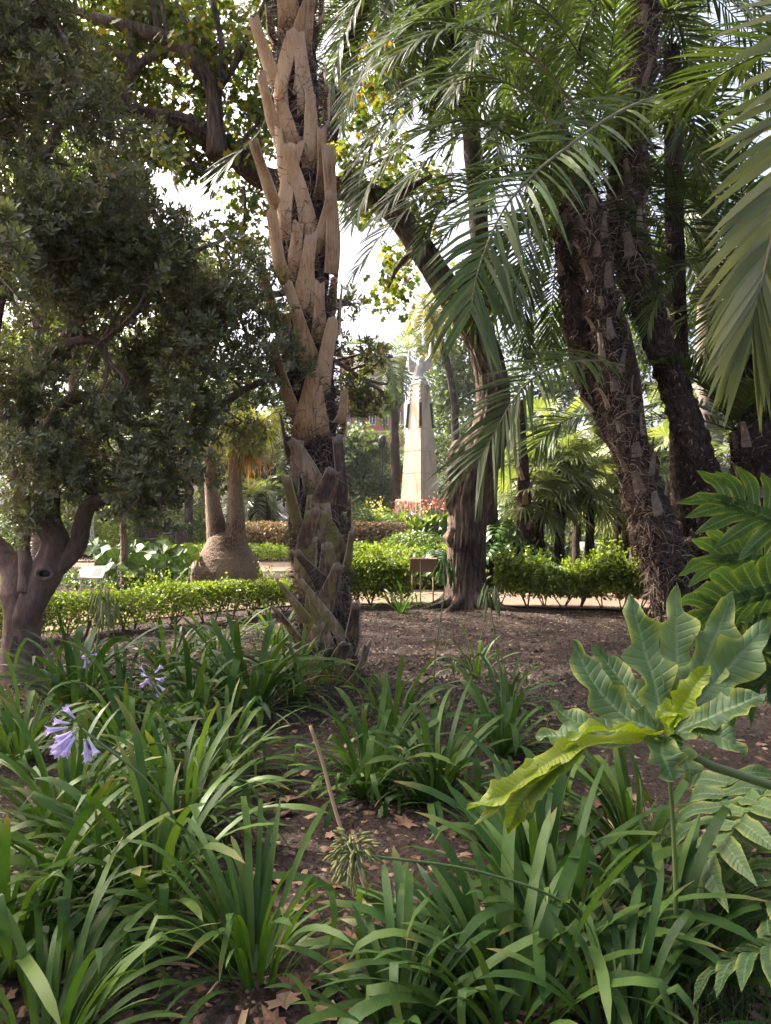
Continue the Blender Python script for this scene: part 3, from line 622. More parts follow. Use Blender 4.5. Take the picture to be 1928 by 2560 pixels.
# low ivy-like ground cover of the far bed and other beds
def cover(name, pts, n, size, mat, zmax, seed, tpl=T_DIA):
    r = np.random.default_rng(200 + seed); (x0, x1, y0, y1) = pts
    pos = np.stack([x0 + (x1 - x0) * r.random(n), y0 + (y1 - y0) * r.random(n), zmax * r.random(n) ** .7], -1)
    pos[:, 2] *= .5 + .8 * np.clip(.5 + fbm(pos * A([1.2, 1.2, 0]), 2), 0, 1.3)
    return kind(obj(name, MB().add(*leaf_cloud(pos, rdir(n, .1, r), unit(r.normal(size=(n, 3)) * .5 + A([0, 0, .9])), size * (.6 + .8 * r.random(n)), tpl)).mesh(name), mat), 'stuff')
for nm, lb, b, n_, sz, mt, zm, sd_ in (
        ('ground_cover', 'low bright leafy ground cover in the bed before the pink hedge', (-7.2, 2.6, 23.3, 26.4), 9000, .13, L_hedge, .42, 1),
        ('ground_cover', 'leafy ground cover behind the oak trunk', (1.2, 7.5, 15.0, 18.5), 6000, .12, L_hedge, .3, 2),
        ('ground_cover', 'green ground cover around the round leaved plants', (-9.5, -4.3, 14.6, 18.2), 5000, .1, L_bg[2], .18, 3),
        ('ground_cover', 'weedy green at the foot of the cannas', (-2, 6, 28.8, 33), 5000, .16, L_canna, .45, 4),
        ('ground_cover', 'low green in the bed left of the oak trunk', (-1.8, 1.3, 14.8, 18.2), 4200, .12, L_hedge, .3, 5),
        ('ground_cover', 'lawn green beyond the bench', (-30, 30, 33, 42), 9000, .3, L_bg[1], .3, 6)):
    o = cover(nm, b, n_, sz, mt, zm, sd_); o['label'] = lb; o['category'] = 'ground cover'

# ------------------------------------------------------------------ far palms
palm_tree('far_palm', 'yellowish feather palm hanging over the winged statue', [ground_at(1136, 47), P(1134, 1000, 47), P(1075, 760, 47)], [.3, .22, .22], 30, 3.8, .55, L_yelpalm, 1, (-1.2, .9), 2.2, 34, .06)
palm_tree('far_palm', 'green feather palm drooping left of the obelisk', [ground_at(990, 44), P(985, 1000, 44), P(975, 890, 44)], [.3, .22, .2], 24, 4.2, .6, L_bg[0], 2, (-1.0, 1.0), 2.4, 34, .07)
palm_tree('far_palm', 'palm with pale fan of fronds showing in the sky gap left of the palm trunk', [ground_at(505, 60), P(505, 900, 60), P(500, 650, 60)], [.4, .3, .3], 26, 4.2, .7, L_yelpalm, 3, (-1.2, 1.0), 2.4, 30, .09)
palm_tree('far_palm', 'small blue-green palm between the swollen-based tree and the palm trunk', [ground_at(640, 34), P(640, 1235, 34)], [.42, .36], 24, 1.9, .5, L_fan, 4, (-.5, 1.2), 2.2, 26, .04)
palm_tree('far_palm', 'dark trunked palm beside the small blue-green palm', [ground_at(672, 36), P(672, 1200, 36), P(672, 1130, 36)], [.36, .33, .3], 20, 2.6, .5, L_bg[2], 5, (-.6, 1.1), 2.2, 26, .05)
# ------------------------------------------------------------------ bench, bin, bollard, signs
bc = ground_at(372, 30.0); bench = thing('park_bench', 'dark slatted park bench with grey iron ends beside the far path', 'bench', bc); a = At(bench); R = rotz(math.radians(-14))
def W(p): return R @ A(p, float) + bc
def bar(c, sz, tilt=0): V, F = box((0, 0, 0), sz); return (V @ rotx(tilt).T + A(c, float)) @ R.T + bc, F
for k in range(5): a.part('seat_slat', MB().add(*bar((0, -.25 + k * .105, .44), (1.62, .085, .035))), M_bwood, smooth=False)
for k in range(5): a.part('back_slat', MB().add(*bar((0, .27 + k * .032, .53 + k * .095), (1.62, .03, .075), .3)), M_bwood, smooth=False)
for e in (-1, 1):
    x = e * .80
    a.part('iron_end', MB().add(*tube([W((x, -.30, 0)), W((x, -.24, .2)), W((x, -.3, .42)), W((x, 0, .41)), W((x, .24, .43)), W((x, .33, .7)), W((x, .42, 1.0))], [.03, .025, .03], 24, 6)).add(*tube([W((x, .22, .42)), W((x, .22, .2)), W((x, .36, 0))], [.03, .028], 8, 6)), M_castiron)
    a.part('armrest', MB().add(*tube([W((x, -.27, .42)), W((x, -.36, .55)), W((x, -.28, .66)), W((x, .1, .66)), W((x, .34, .72))], [.025, .025], 16, 6)), M_castiron)
bi = thing('litter_bin', 'round wooden slatted litter bin right of the bench', 'bin', ground_at(454, 30.5)); a = At(bi); c = A(bi.location)
for k in range(16):
    an = k / 16 * TAU; V, F = box((0, 0, 0), (.075, .025, .62)); a.part('slat', MB().add((V + A([0, -.23, 0])) @ rotz(an).T + c + A([0, 0, .37]), F), M_binwood, smooth=False)
a.part('liner', MB().add(*tube([c + A([0, 0, .07]), c + A([0, 0, .66])], [.2, .2], 3, 16)), M_iron)
a.part('foot', MB().add(*tube([c, c + A([0, 0, .08])], [.12, .12], 2, 12)), M_iron)
bo = thing('lamp_bollard', 'white tapered concrete lamp column left of the bench', 'lamp', ground_at(229, 26.5)); a = At(bo); c = A(bo.location)
a.part('column', MB().add(*tube([c, c + A([0, 0, .12]), c + A([0, 0, .14]), c + A([0, 0, 2.6])], [.15, .15, .1, .055], 14, 12)), M_white)
a.part('lantern', MB().add(*tube([c + A([0, 0, 2.6]), c + A([0, 0, 2.75]), c + A([0, 0, 2.95]), c + A([0, 0, 3.05])], [.06, .16, .16, .03], 9, 12)), M_white)
pb = thing('planter_box', 'low black planter box beside the white lamp column', 'planter', ground_at(243, 25.4)); a = At(pb); c = A(pb.location)
a.part('box', MB().add(*box(c + A([0, 0, .17]), (.5, .4, .34))), M_iron, smooth=False)
a.part('rim', MB().add(*box(c + A([0, 0, .36]), (.56, .46, .05))), M_iron, smooth=False)
def sign(label, px, Z, w, h, ztop, tilt, ang, face, back, leg, nleg=3, printed=True):
    c = ground_at(px, Z); t = thing('plant_sign', label, 'sign', c, 'plant name signs'); a = At(t); R = rotz(ang) @ rotx(tilt)
    pc = c + A([0, 0, ztop])
    def bb(x, y, z, sx, sy, sz): V, F = box((x, y, z), (sx, sy, sz)); return V @ R.T + pc, F
    a.part('panel', MB().add(*bb(0, 0, 0, w, h, .016)), back, smooth=False)
    fc = a.part('face', MB().add(*bb(0, 0, .0115, w * .94, h * .9, .006)), face, smooth=False)
    if printed:
        for k in range(7):
            ln = w * (.36 - .09 * (k % 3)); a.part('print_line', MB().add(*bb(-w * .43 + ln / 2, h * (.34 - .1 * k), .0155, ln, h * (.05 if k == 0 else .022), .002)), M_signink, fc, smooth=False)
        a.part('print_picture', MB().add(*bb(w * .22, -.0, .0155, w * .36, h * .74, .002)), M_signink, fc, smooth=False)
    for e in (-1, 1): a.part('frame_edge', MB().add(*bb(e * (w / 2 + .006), 0, .004, .012, h + .02, .03)), leg, smooth=False)
    for e in (-1, 1): a.part('frame_edge', MB().add(*bb(0, e * (h / 2 + .006), .004, w + .024, .012, .03)), leg, smooth=False)
    legs = [(-w * .42, -h * .42), (w * .42, -h * .42), (w * .12, h * .38)][:nleg]
    for x, y in legs:
        q = R @ A([x, y, -.006]) + pc; a.part('leg', MB().add(*tube([A([q[0], q[1], -.05]), q], [.011, .011], 2, 6)), leg)
    return t
sign('pale lectern sign with printed text behind the left hedge', 231, 12.9, .385, .30, .47, math.radians(34), .1, M_signface, M_signface, M_signleg)
sign('brown back of a three legged sign beside the oak trunk', 1058, 12.0, .40, .26, .66, math.radians(52), math.pi + .06, M_signface, M_signback, M_signleg2)
sign('small tilted grey sign below the fan palms', 1478, 17.2, .46, .34, .70, math.radians(35), -.2, M_signface, M_signface, M_signleg)
sign('low yellowish sign tucked left of the swollen-based tree', 478, 17.0, .42, .3, .50, math.radians(20), .1, M_signface, M_signface, M_signleg, printed=False)

# ------------------------------------------------------------------ swollen-based tree (two stems)
pz = 16.9; s = pz / FPX; pc = ground_at(567, pz); pt = thing('ponytail_palm', 'swollen cone based tree with two stems rising like a bottle', 'tree', pc); a = At(pt)
lev = [(-.1, 92), (0, 91), (.19, 87), (.477, 73), (.66, 60), (.85, 50), (.95, 44), (1.02, 34), (1.08, 20), (1.12, 8), (1.22, 2)]
ths = np.arange(96) / 96 * TAU; V = []; zz_ = np.linspace(-.1, 1.22, 100); rr_ = np.interp(zz_, [l[0] for l in lev], [l[1] * s for l in lev])
cr = fbm(np.stack(np.broadcast_arrays(np.cos(ths)[None] * 7, np.sin(ths)[None] * 7, zz_[:, None] * 22), -1), 3)
rid = np.abs(cr); RR = rr_[:, None] * (1 + .02 * fbm(np.stack(np.broadcast_arrays(np.cos(ths)[None], np.sin(ths)[None], zz_[:, None]), -1), 2)) - .008 * (rid < .07)
V = np.stack([pc[0] + RR * np.cos(ths), pc[1] + RR * np.sin(ths) * .95, np.repeat(zz_[:, None], 96, 1)], -1)
i = np.arange(99)[:, None] * 96; j = np.arange(96)[None]; F = np.stack([i + j, i + (j + 1) % 96, i + 96 + (j + 1) % 96, i + 96 + j], -1).reshape(-1, 4)
a.part('swollen_base', mk('swollen_base', V, F), M_pbark)
a.part('stem', MB().add(*tube([P(549, 1385, pz), P(543, 1330, pz), P(536, 1285, pz), P(531, 1245, pz), P(525, 1160, pz), P(522, 1060, pz)], [.26, .235, .19, .16, .135, .11], 50, 20, .02, 3, 20)), M_pbark)
a.part('stem', MB().add(*tube([P(584, 1385, pz - .1), P(588, 1330, pz - .1), P(589, 1285, pz - .1), P(588, 1230, pz - .1), P(588, 1150, pz - .1), P(590, 1080, pz - .1)], [.26, .235, .19, .16, .14, .11], 50, 20, .02, 3, 20)), M_pbark)
def fountain(top, n, L, r, down=1.0, spread=.3):
    mb = MB()
    for k in range(n):
        az = r.random() * TAU; e = -.3 + 1.4 * r.random(); p = frond_curve(top, az, e, L * (.7 + .5 * r.random()), 3.2 * (.8 + .4 * r.random()), 7)
        sd = A([-math.sin(az), math.cos(az), 0]); w = .011 * A([1, 1, .9, .8, .6, .4, .1]); q = np.stack([p - sd * w[:, None], p + sd * w[:, None]], 1).reshape(-1, 3)
        mb.add(q, A([[2 * i, 2 * i + 1, 2 * i + 3, 2 * i + 2] for i in range(6)]))
    return mb
r = np.random.default_rng(77)
for nm, tp, m_ in (('leaf_fountain', P(590, 1085, pz - .1), L_pony), ('leaf_fountain', P(522, 1062, pz), L_pony)): kind(a.part(nm, fountain(tp, 380, 1.15, r), m_), 'stuff')
kind(a.part('dry_leaf_skirt', fountain(P(625, 1150, pz - .1), 150, .9, r), L_ponyd), 'stuff')
kind(a.part('leaf_fountain', fountain(P(640, 1075, pz + .1), 420, 1.25, r), L_pony), 'stuff')
a.part('stem', MB().add(*tube([P(594, 1180, pz), P(615, 1120, pz), P(640, 1078, pz)], [.09, .08, .07], 12, 10)), M_pbark)

# ------------------------------------------------------------------ round leaved plants, slim trunks
def round_leaf_mesh(seed):
    r = np.random.default_rng(seed); n, k = 22, 4; V = [[0, 0, 0]]; vein = [1.0]
    for j in range(1, k + 1):
        f = j / k
        for q in range(n):
            an = (q / n) * TAU * .965 + .11; rr = f * (1 + .04 * math.sin(5 * an + seed)); z = .10 * f * f + .05 * f * math.sin(an * 3 + seed) + (.03 * math.sin(an * 11) if j == k else 0) - .22 * f * f * (math.cos(an) * .5 + .5)
            V.append([rr * math.cos(an), rr * math.sin(an), z]); vein.append(.6 if q % 3 == 0 and j < k else 0)
    F3 = [[0, 1 + q, 2 + q] for q in range(n - 1)]
    F4 = [[1 + (j - 1) * n + q, 1 + j * n + q, 2 + j * n + q, 2 + (j - 1) * n + q] for j in range(1, k) for q in range(n - 1)]
    return mk('round_leaf', V, [A(F3), A(F4)], True, {'vein': vein})
RL = [round_leaf_mesh(k) for k in range(5)]
for m in RL: m.materials.append(L_round)
r = np.random.default_rng(31)
for gi, (x0, x1, lb, nn) in enumerate(((225, 330, 'clump of big round leaves left of the slim ringed trunk', 26), (325, 420, 'clump of big round leaves right of the slim ringed trunk', 30), (410, 485, 'clump of big round leaves beside the swollen-based tree', 20))):
    c = ground_at((x0 + x1) / 2, 15.6); t = thing('round_leaf_plant', lb, 'plant', c, 'round leaved plants behind the left hedge')
    for k in range(nn):
        px = x0 + (x1 - x0) * r.random(); Z = 14.6 + 2.2 * r.random(); q = ground_at(px, Z); h = (.30 + .45 * (Z - 14.6) / 2.2 + .12 * r.random()) * (.75 if gi == 2 else 1)
        top = q + A([0, 0, h]) - c; rad = .15 + .07 * r.random(); az = -1.57 + r.normal() * .9
        lf = obj('leaf', RL[k % 5], None, t, top, (r.normal() * .25, .5 + .5 * r.random(), az), rad)
        bs = A([c[0] * 0 + (q - c)[0] * .6, (q - c)[1] * .6, 0])
        st_ = tube([bs, (bs + top) / 2 + A([0, 0, .05]), top], [.012, .008], 5, 4); obj('stalk', mk('stalk', *st_), L_stem, t)
def ringed(n): return lambda t: 1 + .05 * np.sign(np.sin(t * n)) * np.abs(np.sin(t * n)) ** .4
t = thing('slim_palm', 'slim ringed tan palm trunk among the big round leaves', 'palm tree', ground_at(311, 14.9)); a = At(t)
a.part('trunk', MB().add(*tube([ground_at(311, 14.9), P(311, 1440, 14.9), P(309, 1330, 14.9), P(305, 1200, 14.9), P(300, 1090, 14.9)], [.10, .075, .062, .06, .055], 160, 14, .05, 3, 6, ring=ringed(230))), M_pbark)
rr0 = np.random.default_rng(5)
for k in range(14): a.part('frond', frond_mb(frond_curve(P(300, 1090, 14.9), k * 2.4, 1.2 - k * .11, 1.6, 1.9), .4, 26, .03, r=rr0), L_phoenix)
t = thing('grey_palm', 'grey ringed palm trunk behind the fork of the evergreen tree', 'palm tree', ground_at(94, 13.2)); a = At(t)
a.part('trunk', MB().add(*tube([ground_at(94, 13.2), P(94, 1400, 13.2), P(95, 1200, 13.2), P(95, 240, 13.2)], [.16, .115, .11, .1], 240, 16, .04, 3, 6, ring=ringed(260))), M_ringtrunk)
for k in range(30): a.part('frond', frond_mb(frond_curve(P(95, 240, 13.2), k * 2.4, 1.2 - k * .055, 3.0, 1.7), .55, 34, .05, r=rr0), L_phoenix)

# ------------------------------------------------------------------ near hedges by the path
hedge_row('low_hedge', 'low straggly hedge at the left end behind the evergreen trunk', A([-4.5, 8.55, 0]), A([-3.05, 10.0, 0]), .47, .7, 9500, .045, L_hedge, .04, stems=6, seed=11, top_var=.2, group='low hedges along the path', shoots=12)
hedge_row('low_hedge', 'low leafy hedge in front of the swollen-based tree', A([-3.05, 10.0, 0]), A([-1.25, 11.75, 0]), .50, .7, 13000, .045, L_hedge, .10, stems=9, seed=12, top_var=.16, group='low hedges along the path', shoots=16)
hedge_row('low_hedge', 'short bushy hedge between the palm trunk and the brown sign', A([-1.05, 12.1, 0]), A([.42, 12.5, 0]), .72, .65, 8500, .06, L_hedge, .1, stems=6, seed=13, top_var=.2, group='low hedges along the path', shoots=34)
hedge_row('low_hedge', 'bright sunlit hedge between oak trunk and leaning palms', A([1.75, 12.1, 0]), A([4.55, 11.6, 0]), .74, .8, 17000, .066, L_hedge, .16, stems=10, seed=14, top_var=.3, group='low hedges along the path', shoots=46)

# ------------------------------------------------------------------ oak with leaning trunk
oz = 12.2
oak = thing('oak_tree', 'oak with thick furrowed trunk bending left across the view, yellowing leaves', 'tree', ground_at(1166, oz)); a = At(oak)
def PP(l, Z): return [P(x, y, Z if len(q) == 0 else q[0]) for x, y, *q in l]
tp = PP([(1164, 1545), (1164, 1500), (1166, 1420), (1168, 1330), (1172, 1250), (1186, 1185), (1202, 1130), (1226, 1075), (1234, 1000), (1224, 920), (1200, 850), (1158, 780), (1108, 708), (1045, 610), (990, 535), (930, 490), (800, 462, 12.0), (660, 445, 11.8), (570, 372, 11.6), (470, 318, 11.4), (390, 295, 11.2), (300, 268, 11), (220, 240, 11)], oz)
mb = MB().add(*tube(tp, [.46, .345, .31, .30, .31, .35, .36, .30, .265, .25, .24, .23, .22, .20, .185, .18, .175, .175, .17, .165, .13, .08, .03], 420, 110, .06, 6, 1.5, 2, ridge=.028))
a.part('trunk', mb, M_oak)
lump = MB().add(*tube(PP([(1158, 1230), (1150, 1170), (1158, 1125), (1192, 1100)], oz - .02), [.17, .215, .2, .09], 60, 56, .22, 6, 9, 5, ridge=.035))
lump.add(*tube(PP([(1134, 1375), (1130, 1345), (1134, 1305)], oz - .08), [.05, .12, .05], 30, 24, .25, 6, 9, 7)).add(*tube(PP([(1134, 1290), (1132, 1250), (1138, 1205)], oz - .06), [.06, .14, .1], 30, 24, .25, 6, 9, 9))
a.part('burl', lump, M_oak)
r = np.random.default_rng(17)
roots = MB()
for k in range(9):
    an = k / 9 * TAU + r.random() * .4; d = A([math.cos(an), math.sin(an), 0]); b0 = A(oak.location)
    roots.add(*tube([b0 + d * .2 + A([0, 0, .22]), b0 + d * .42 + A([0, 0, .05]), b0 + d * (.7 + .3 * r.random()) + A([0, 0, -.05])], [.12, .08, .03], 12, 8, .15))
a.part('root_flare', roots, M_oak)
br = [([(545, 395), (538, 300), (533, 230), (505, 175), (455, 118), (390, 88), (300, 62), (240, 45), (150, 10)], [.15, .11, .11, .11, .10, .09, .08, .07, .04]),
      ([(540, 250), (552, 190), (556, 120), (540, 40), (520, -60)], [.06, .055, .045, .04, .03]),
      ([(548, 220), (585, 165), (620, 90), (660, 10), (690, -80)], [.05, .045, .04, .03, .02]),
      ([(395, 88), (388, 30), (370, -60)], [.05, .04, .03]), ([(425, 105), (410, 40), (395, -50)], [.04, .03, .02]),
      ([(300, 268), (325, 200), (330, 120), (325, 20), (330, -80)], [.08, .06, .05, .04, .03]), ([(325, 185), (380, 140), (440, 118), (520, 105)], [.06, .05, .04, .02]),
      ([(525, 432), (470, 405), (420, 375), (360, 380)], [.05, .045, .03, .015]), ([(608, 468), (612, 540), (590, 600), (570, 640)], [.03, .02, .015, .01]),
      ([(455, 300), (420, 350), (370, 385), (320, 390)], [.06, .04, .03, .015]), ([(300, 262), (230, 210), (150, 190)], [.05, .03, .02]), ([(320, 160), (260, 110), (190, 90)], [.05, .03, .02]),
      ([(980, 525), (1010, 480), (1080, 440)], [.08, .06, .03]), ([(1050, 620), (1000, 660), (970, 720)], [.05, .04, .02]), ([(1170, 790), (1230, 740), (1280, 690)], [.07, .05, .03]),
      ([(540, 120), (470, 60), (430, -20)], [.03, .02, .015]), ([(590, 420), (610, 350), (650, 300), (670, 230)], [.04, .03, .02, .015])]
for pts, rad in br:
    a.part('branch', MB().add(*tube(PP(pts, 11.3 if pts[0][0] < 700 else 12.1), [q * 1.15 for q in rad], 40, 12, .1, 4, 3)), M_oak)
blo = []
for pts, rad in br:
    Z = 11.5 if pts[0][0] < 700 else 12.1
    for x, y in (spline(A(pts, float), 9)[2:]): blo.append((*P(x + r.normal() * 30, y + r.normal() * 25, Z + .7 + r.normal() * .8), .26 + .2 * r.random()))
for x0, x1, y0, y1, n_ in ((200, 680, -120, 60, 26), (200, 560, 60, 250, 22), (560, 690, 100, 420, 16), (350, 560, 200, 430, 16), (520, 680, 470, 540, 4), (1150, 1300, 640, 780, 14), (960, 1060, 420, 520, 8), (850, 1000, 330, 540, 16), (860, 960, 100, 330, 10), (150, 900, -700, -140, 60)):
    for k in range(n_): blo.append((*P(x0 + (x1 - x0) * r.random(), y0 + (y1 - y0) * r.random(), (12.3 if x0 < 900 else 12.6) + r.normal() * .7), .22 + .22 * r.random()))
kind(a.part('crown', MB().add(*blob_leaves(blo, 12500, .145, T_LOBE, .8, .3, r=r)), L_oak), 'stuff')

# ------------------------------------------------------------------ clump of leaning date palms
cz = 10.6
clump = thing('date_palm_clump', 'clump of leaning fibrous date palm stems on the right', 'palm tree', ground_at(1710, cz)); a = At(clump)
stems = {'A': ([(1700, 1560), (1672, 1430), (1640, 1330), (1612, 1240), (1588, 1150), (1560, 1050), (1532, 950), (1515, 820), (1500, 700), (1478, 580), (1462, 480)], [.34, .32, .29, .265, .22, .195, .18, .18, .18, .19, .18], 10.5),
         'B': ([(1815, 1400), (1798, 1320), (1772, 1230), (1738, 1125), (1698, 1000), (1660, 900), (1630, 800), (1606, 735), (1582, 640), (1566, 540), (1570, 400), (1588, 250), (1604, 100), (1612, -100)], [.29, .265, .24, .22, .205, .19, .195, .225, .24, .23, .225, .22, .215, .21], 10.6),
         'C': ([(1725, 1500), (1714, 1300), (1706, 1150), (1700, 1000), (1694, 850), (1689, 700), (1684, 400), (1680, 120)], [.26, .21, .18, .165, .15, .145, .13, .12], 11.4),
         'D': ([(1600, 1180), (1545, 1090), (1505, 1020), (1478, 950), (1452, 850), (1432, 720), (1418, 600), (1410, 520)], [.2, .17, .17, .22, .19, .18, .18, .17], 11.0),
         'E': ([(1925, 1440), (1908, 1300), (1900, 1180), (1892, 1020), (1886, 850), (1880, 640)], [.4, .3, .29, .26, .24, .22], 11.0),
         'F': ([(1890, 1400), (1868, 1320), (1852, 1180), (1842, 1080)], [.2, .15, .13, .1], 11.2),
         'G': ([(1790, 1480), (1740, 1420), (1700, 1360)], [.34, .34, .24], 11.1)}
tops = {}
r = np.random.default_rng(23)
def fibres(path_pts, radii, n, L, mb, r, down=.6, wid=.012):
    path = spline(path_pts, 120); rr = np.interp(np.linspace(0, 1, 120), np.linspace(0, 1, len(radii)), radii); t, u, v = frames(path)
    k = r.integers(2, 118, n); th = r.random(n) * TAU; d = np.cos(th)[:, None] * u[k] + np.sin(th)[:, None] * v[k]; ta = -np.sin(th)[:, None] * u[k] + np.cos(th)[:, None] * v[k]
    p = path[k] + d * rr[k][:, None] * .97; l = L * (.4 + 1.0 * r.random(n))[:, None]
    dr = unit(d * (.25 + .5 * r.random(n)[:, None]) + ta * r.normal(size=(n, 1)) * 1.1 + t[k] * (r.normal(size=(n, 1)) * .9) + A([0, 0, -down]) * r.random(n)[:, None])
    q1 = p + dr * l * .5; q2 = q1 + unit(dr + A([0, 0, -.5]) - d * .35) * l * .5; sv = unit(np.cross(dr, d) + 1e-6) * wid / 2
    V = np.stack([p - sv, p + sv, q1 - sv * .8, q1 + sv * .8, q2], 1).reshape(-1, 3); b = (np.arange(n) * 5)[:, None]
    mb.add(V, [np.concatenate([b, b + 1, b + 3, b + 2], 1), np.concatenate([b + 2, b + 3, b + 4], 1)])
def stub_mesh():
    mb = MB(); n = 6; V = []
    for k in range(n):
        f = k / (n - 1); w = .075 * (1 - .45 * f); th_ = .02 * (1 - .4 * f); x = .06 * f * f
        V += [[-w, x + .0, f], [0, x + th_ + .012 * (1 - f), f], [w, x, f], [0, x - th_, f]]
    F = [[k * 4 + j, k * 4 + (j + 1) % 4, k * 4 + 4 + (j + 1) % 4, k * 4 + 4 + j] for k in range(n - 1) for j in range(4)] + [[(n - 1) * 4 + j for j in range(4)]]
    return mk('old_leaf_stub', V, A(F), False)
STUB = stub_mesh(); STUB.materials.append(M_stub)
for nm, (pts, rad, Z) in stems.items():
    pp = PP(pts, Z); tops[nm] = A(pp[-1])
    a.part('stem', MB().add(*tube(pp, rad, 190, 54, .15 if nm != 'C' else .06, 5, 9, ord(nm), ridge=.03 if nm != 'C' else .01, ring=None if nm not in 'BC' else (lambda t: 1 + .035 * np.sin(t * 260) * (t < .5)))), M_ptrunk)
    fb = MB(); cnt = {'A': 5200, 'B': 4200, 'C': 900, 'D': 1600, 'E': 1500, 'F': 500, 'G': 2600}[nm]
    if nm == 'B':
        h = len(pp) // 2; fibres(pp[h - 1:], rad[h - 1:], cnt, .20, fb, r); fibres(pp[:h], rad[:h], 1400, .07, fb, r)
    else: fibres(pp, rad, cnt, .2 if nm in 'AEG' else .12, fb, r)
    kind(a.part('fibre', fb, M_fibre), 'stuff')
    ns = {'A': 58, 'B': 30, 'C': 0, 'D': 16, 'E': 26, 'F': 8, 'G': 12}[nm]
    if ns:
        path = spline(pp, 200); rr = np.interp(np.linspace(0, 1, 200), np.linspace(0, 1, len(rad)), rad); t_, u, v = frames(path)
        for k in range(ns):
            i = int((.22 if nm == 'A' else .05 if nm != 'B' else .5) * 200 + (k + .5 * r.random()) / ns * (145 if nm == 'A' else 180 if nm != 'B' else 90)); i = min(i, 196); th = k * 2.4
            d = math.cos(th) * u[i] + math.sin(th) * v[i]; zc_ = unit(t_[i] + d * (.05 + .15 * r.random()) + .12 * r.normal() * np.cross(t_[i], d)); xc = unit(np.cross(d, zc_)); yc = np.cross(zc_, xc)
            Mx = Matrix(np.column_stack([xc * (.7 + .5 * r.random()), yc, zc_ * (.16 + .22 * r.random())]).tolist()).to_4x4(); Mx.translation = Vector(path[i] + d * rr[i] * .98 - A(clump.location))
            o = obj('old_leaf_stub', STUB, None, clump); o.matrix_local = Mx
# crowns of the clump
def crown(a, top, n, L, leafL, mat, r, el=(-.7, 1.3), droop=1.9, per=46, wid=.034, az0=0, skip=None):
    for k in range(n):
        az = az0 + k * 2.39996 + r.normal() * .15; e = el[1] + (el[0] - el[1]) * (k + r.random()) / n
        if skip and skip(az % TAU, e): continue
        p = frond_curve(top, az, e, L * (.85 + .3 * r.random()), droop * (.75 + .5 * r.random()), 14, r.normal() * .3)
        a.part('frond', frond_mb(p, leafL * (.85 + .3 * r.random()), per, wid, r=r, v=.25 + .45 * r.random()), mat)
front = lambda az, e: math.sin(az) < -.15 and e < .75
crown(a, tops['A'], 22, 2.6, .46, L_phoenix, r, skip=front)
crown(a, tops['D'], 20, 2.4, .44, L_phoenix, r, az0=.6, skip=front)
crown(a, tops['B'], 22, 3.4, .5, L_phoenix, r, (-1.0, .8), skip=lambda az, e: math.sin(az) < -.3 and e < .2)
crown(a, tops['C'], 20, 2.8, .46, L_phoenix, r, (-.9, 1.2), az0=1.1, skip=front)
crown(a, tops['E'], 18, 2.6, .46, L_phoenix, r, (-.7, 1.2), az0=2)
crown(a, tops['F'], 12, 1.9, .4, L_phoenix, r, (.2, 1.35), 1.2, az0=.3)
# fronds told apart in the photograph, leaflet by leaflet
def detailed_frond(a, pts, L, per, wid, mat, rr=.016, n=26, stalkmat=L_rach, **kw):
    path = spline(pts, n); st_ = a.part('frond', MB().add(*tube(path, [rr, rr * .8, rr * .5, rr * .2], n, 6)), stalkmat)
    for V, F in leaflets(path, L, per, wid, **kw): a.part('leaflet', MB().add(V, F), mat, st_)
    return st_
fr = np.random.default_rng(61)
detailed_frond(a, [P(1780, 215, 9.6), P(1640, 243, 9.2), P(1530, 290, 8.7), P(1430, 360, 8.3), P(1340, 430, 7.9), P(1262, 520, 7.6), P(1215, 620, 7.4), P(1190, 700, 7.3), P(1176, 790, 7.2)], .86, 50, .044, L_phnear2, .024, r=fr, v=.35, droop=.35, start=.08, base_a=1.2, tip_a=.45, prof=lambda f: .55 + .55 * math.sin(math.pi * (.12 + .8 * f)), upv=unit(A([.25, -.45, .8])))
detailed_frond(a, [P(1560, 915, 9.9), P(1480, 902, 9.6), P(1400, 912, 9.3), P(1335, 945, 9.0), P(1280, 1005, 8.8), P(1238, 1080, 8.7), P(1196, 1150, 8.6)], .85, 46, .036, L_phnear2, .02, r=fr, v=.3, droop=.32, start=.06, base_a=1.05, tip_a=.4, prof=lambda f: .6 + .5 * math.sin(math.pi * (.15 + .75 * f)), upv=unit(A([-.1, -.5, .8])))
detailed_frond(a, [P(1580, 1120, 12.2), P(1500, 1050, 12), P(1440, 1040, 11.8), P(1380, 1075, 11.6), P(1340, 1120, 11.4)], .75, 34, .035, L_phnear2, .018, r=fr, v=.3, droop=.3, base_a=1.0, upv=unit(A([-.1, -.5, .8])))
detailed_frond(a, [P(1480, 330, 9.5), P(1380, 190, 9), P(1290, 110, 8.7), P(1190, 72, 8.4), P(1080, 85, 8.1), P(970, 150, 7.9)], .7, 44, .036, L_phnear2, .02, r=fr, v=.3, droop=.35, upv=unit(A([0, -.35, .9])))
detailed_frond(a, [P(1440, 420, 10.2), P(1330, 250, 9.8), P(1200, 190, 9.5), P(1080, 240, 9.3), P(950, 340, 9.1)], .65, 42, .034, L_phnear2, .018, r=fr, v=.3, droop=.3, upv=unit(A([0, -.3, .95])))
detailed_frond(a, [P(1440, 470, 11), P(1300, 330, 10.6), P(1160, 330, 10.3), P(1030, 440, 10.1), P(930, 560, 10)], .6, 42, .034, L_phnear2, .018, r=fr, v=.3, droop=.3, upv=unit(A([0, -.3, .95])))
detailed_frond(a, [P(1430, 620, 10.4), P(1380, 560, 10.2), P(1330, 580, 10), P(1300, 680, 9.9), P(1285, 800, 9.8)], .6, 36, .034, L_phnear2, .016, r=fr, v=.3, droop=.3, upv=unit(A([0, -.5, .8])))
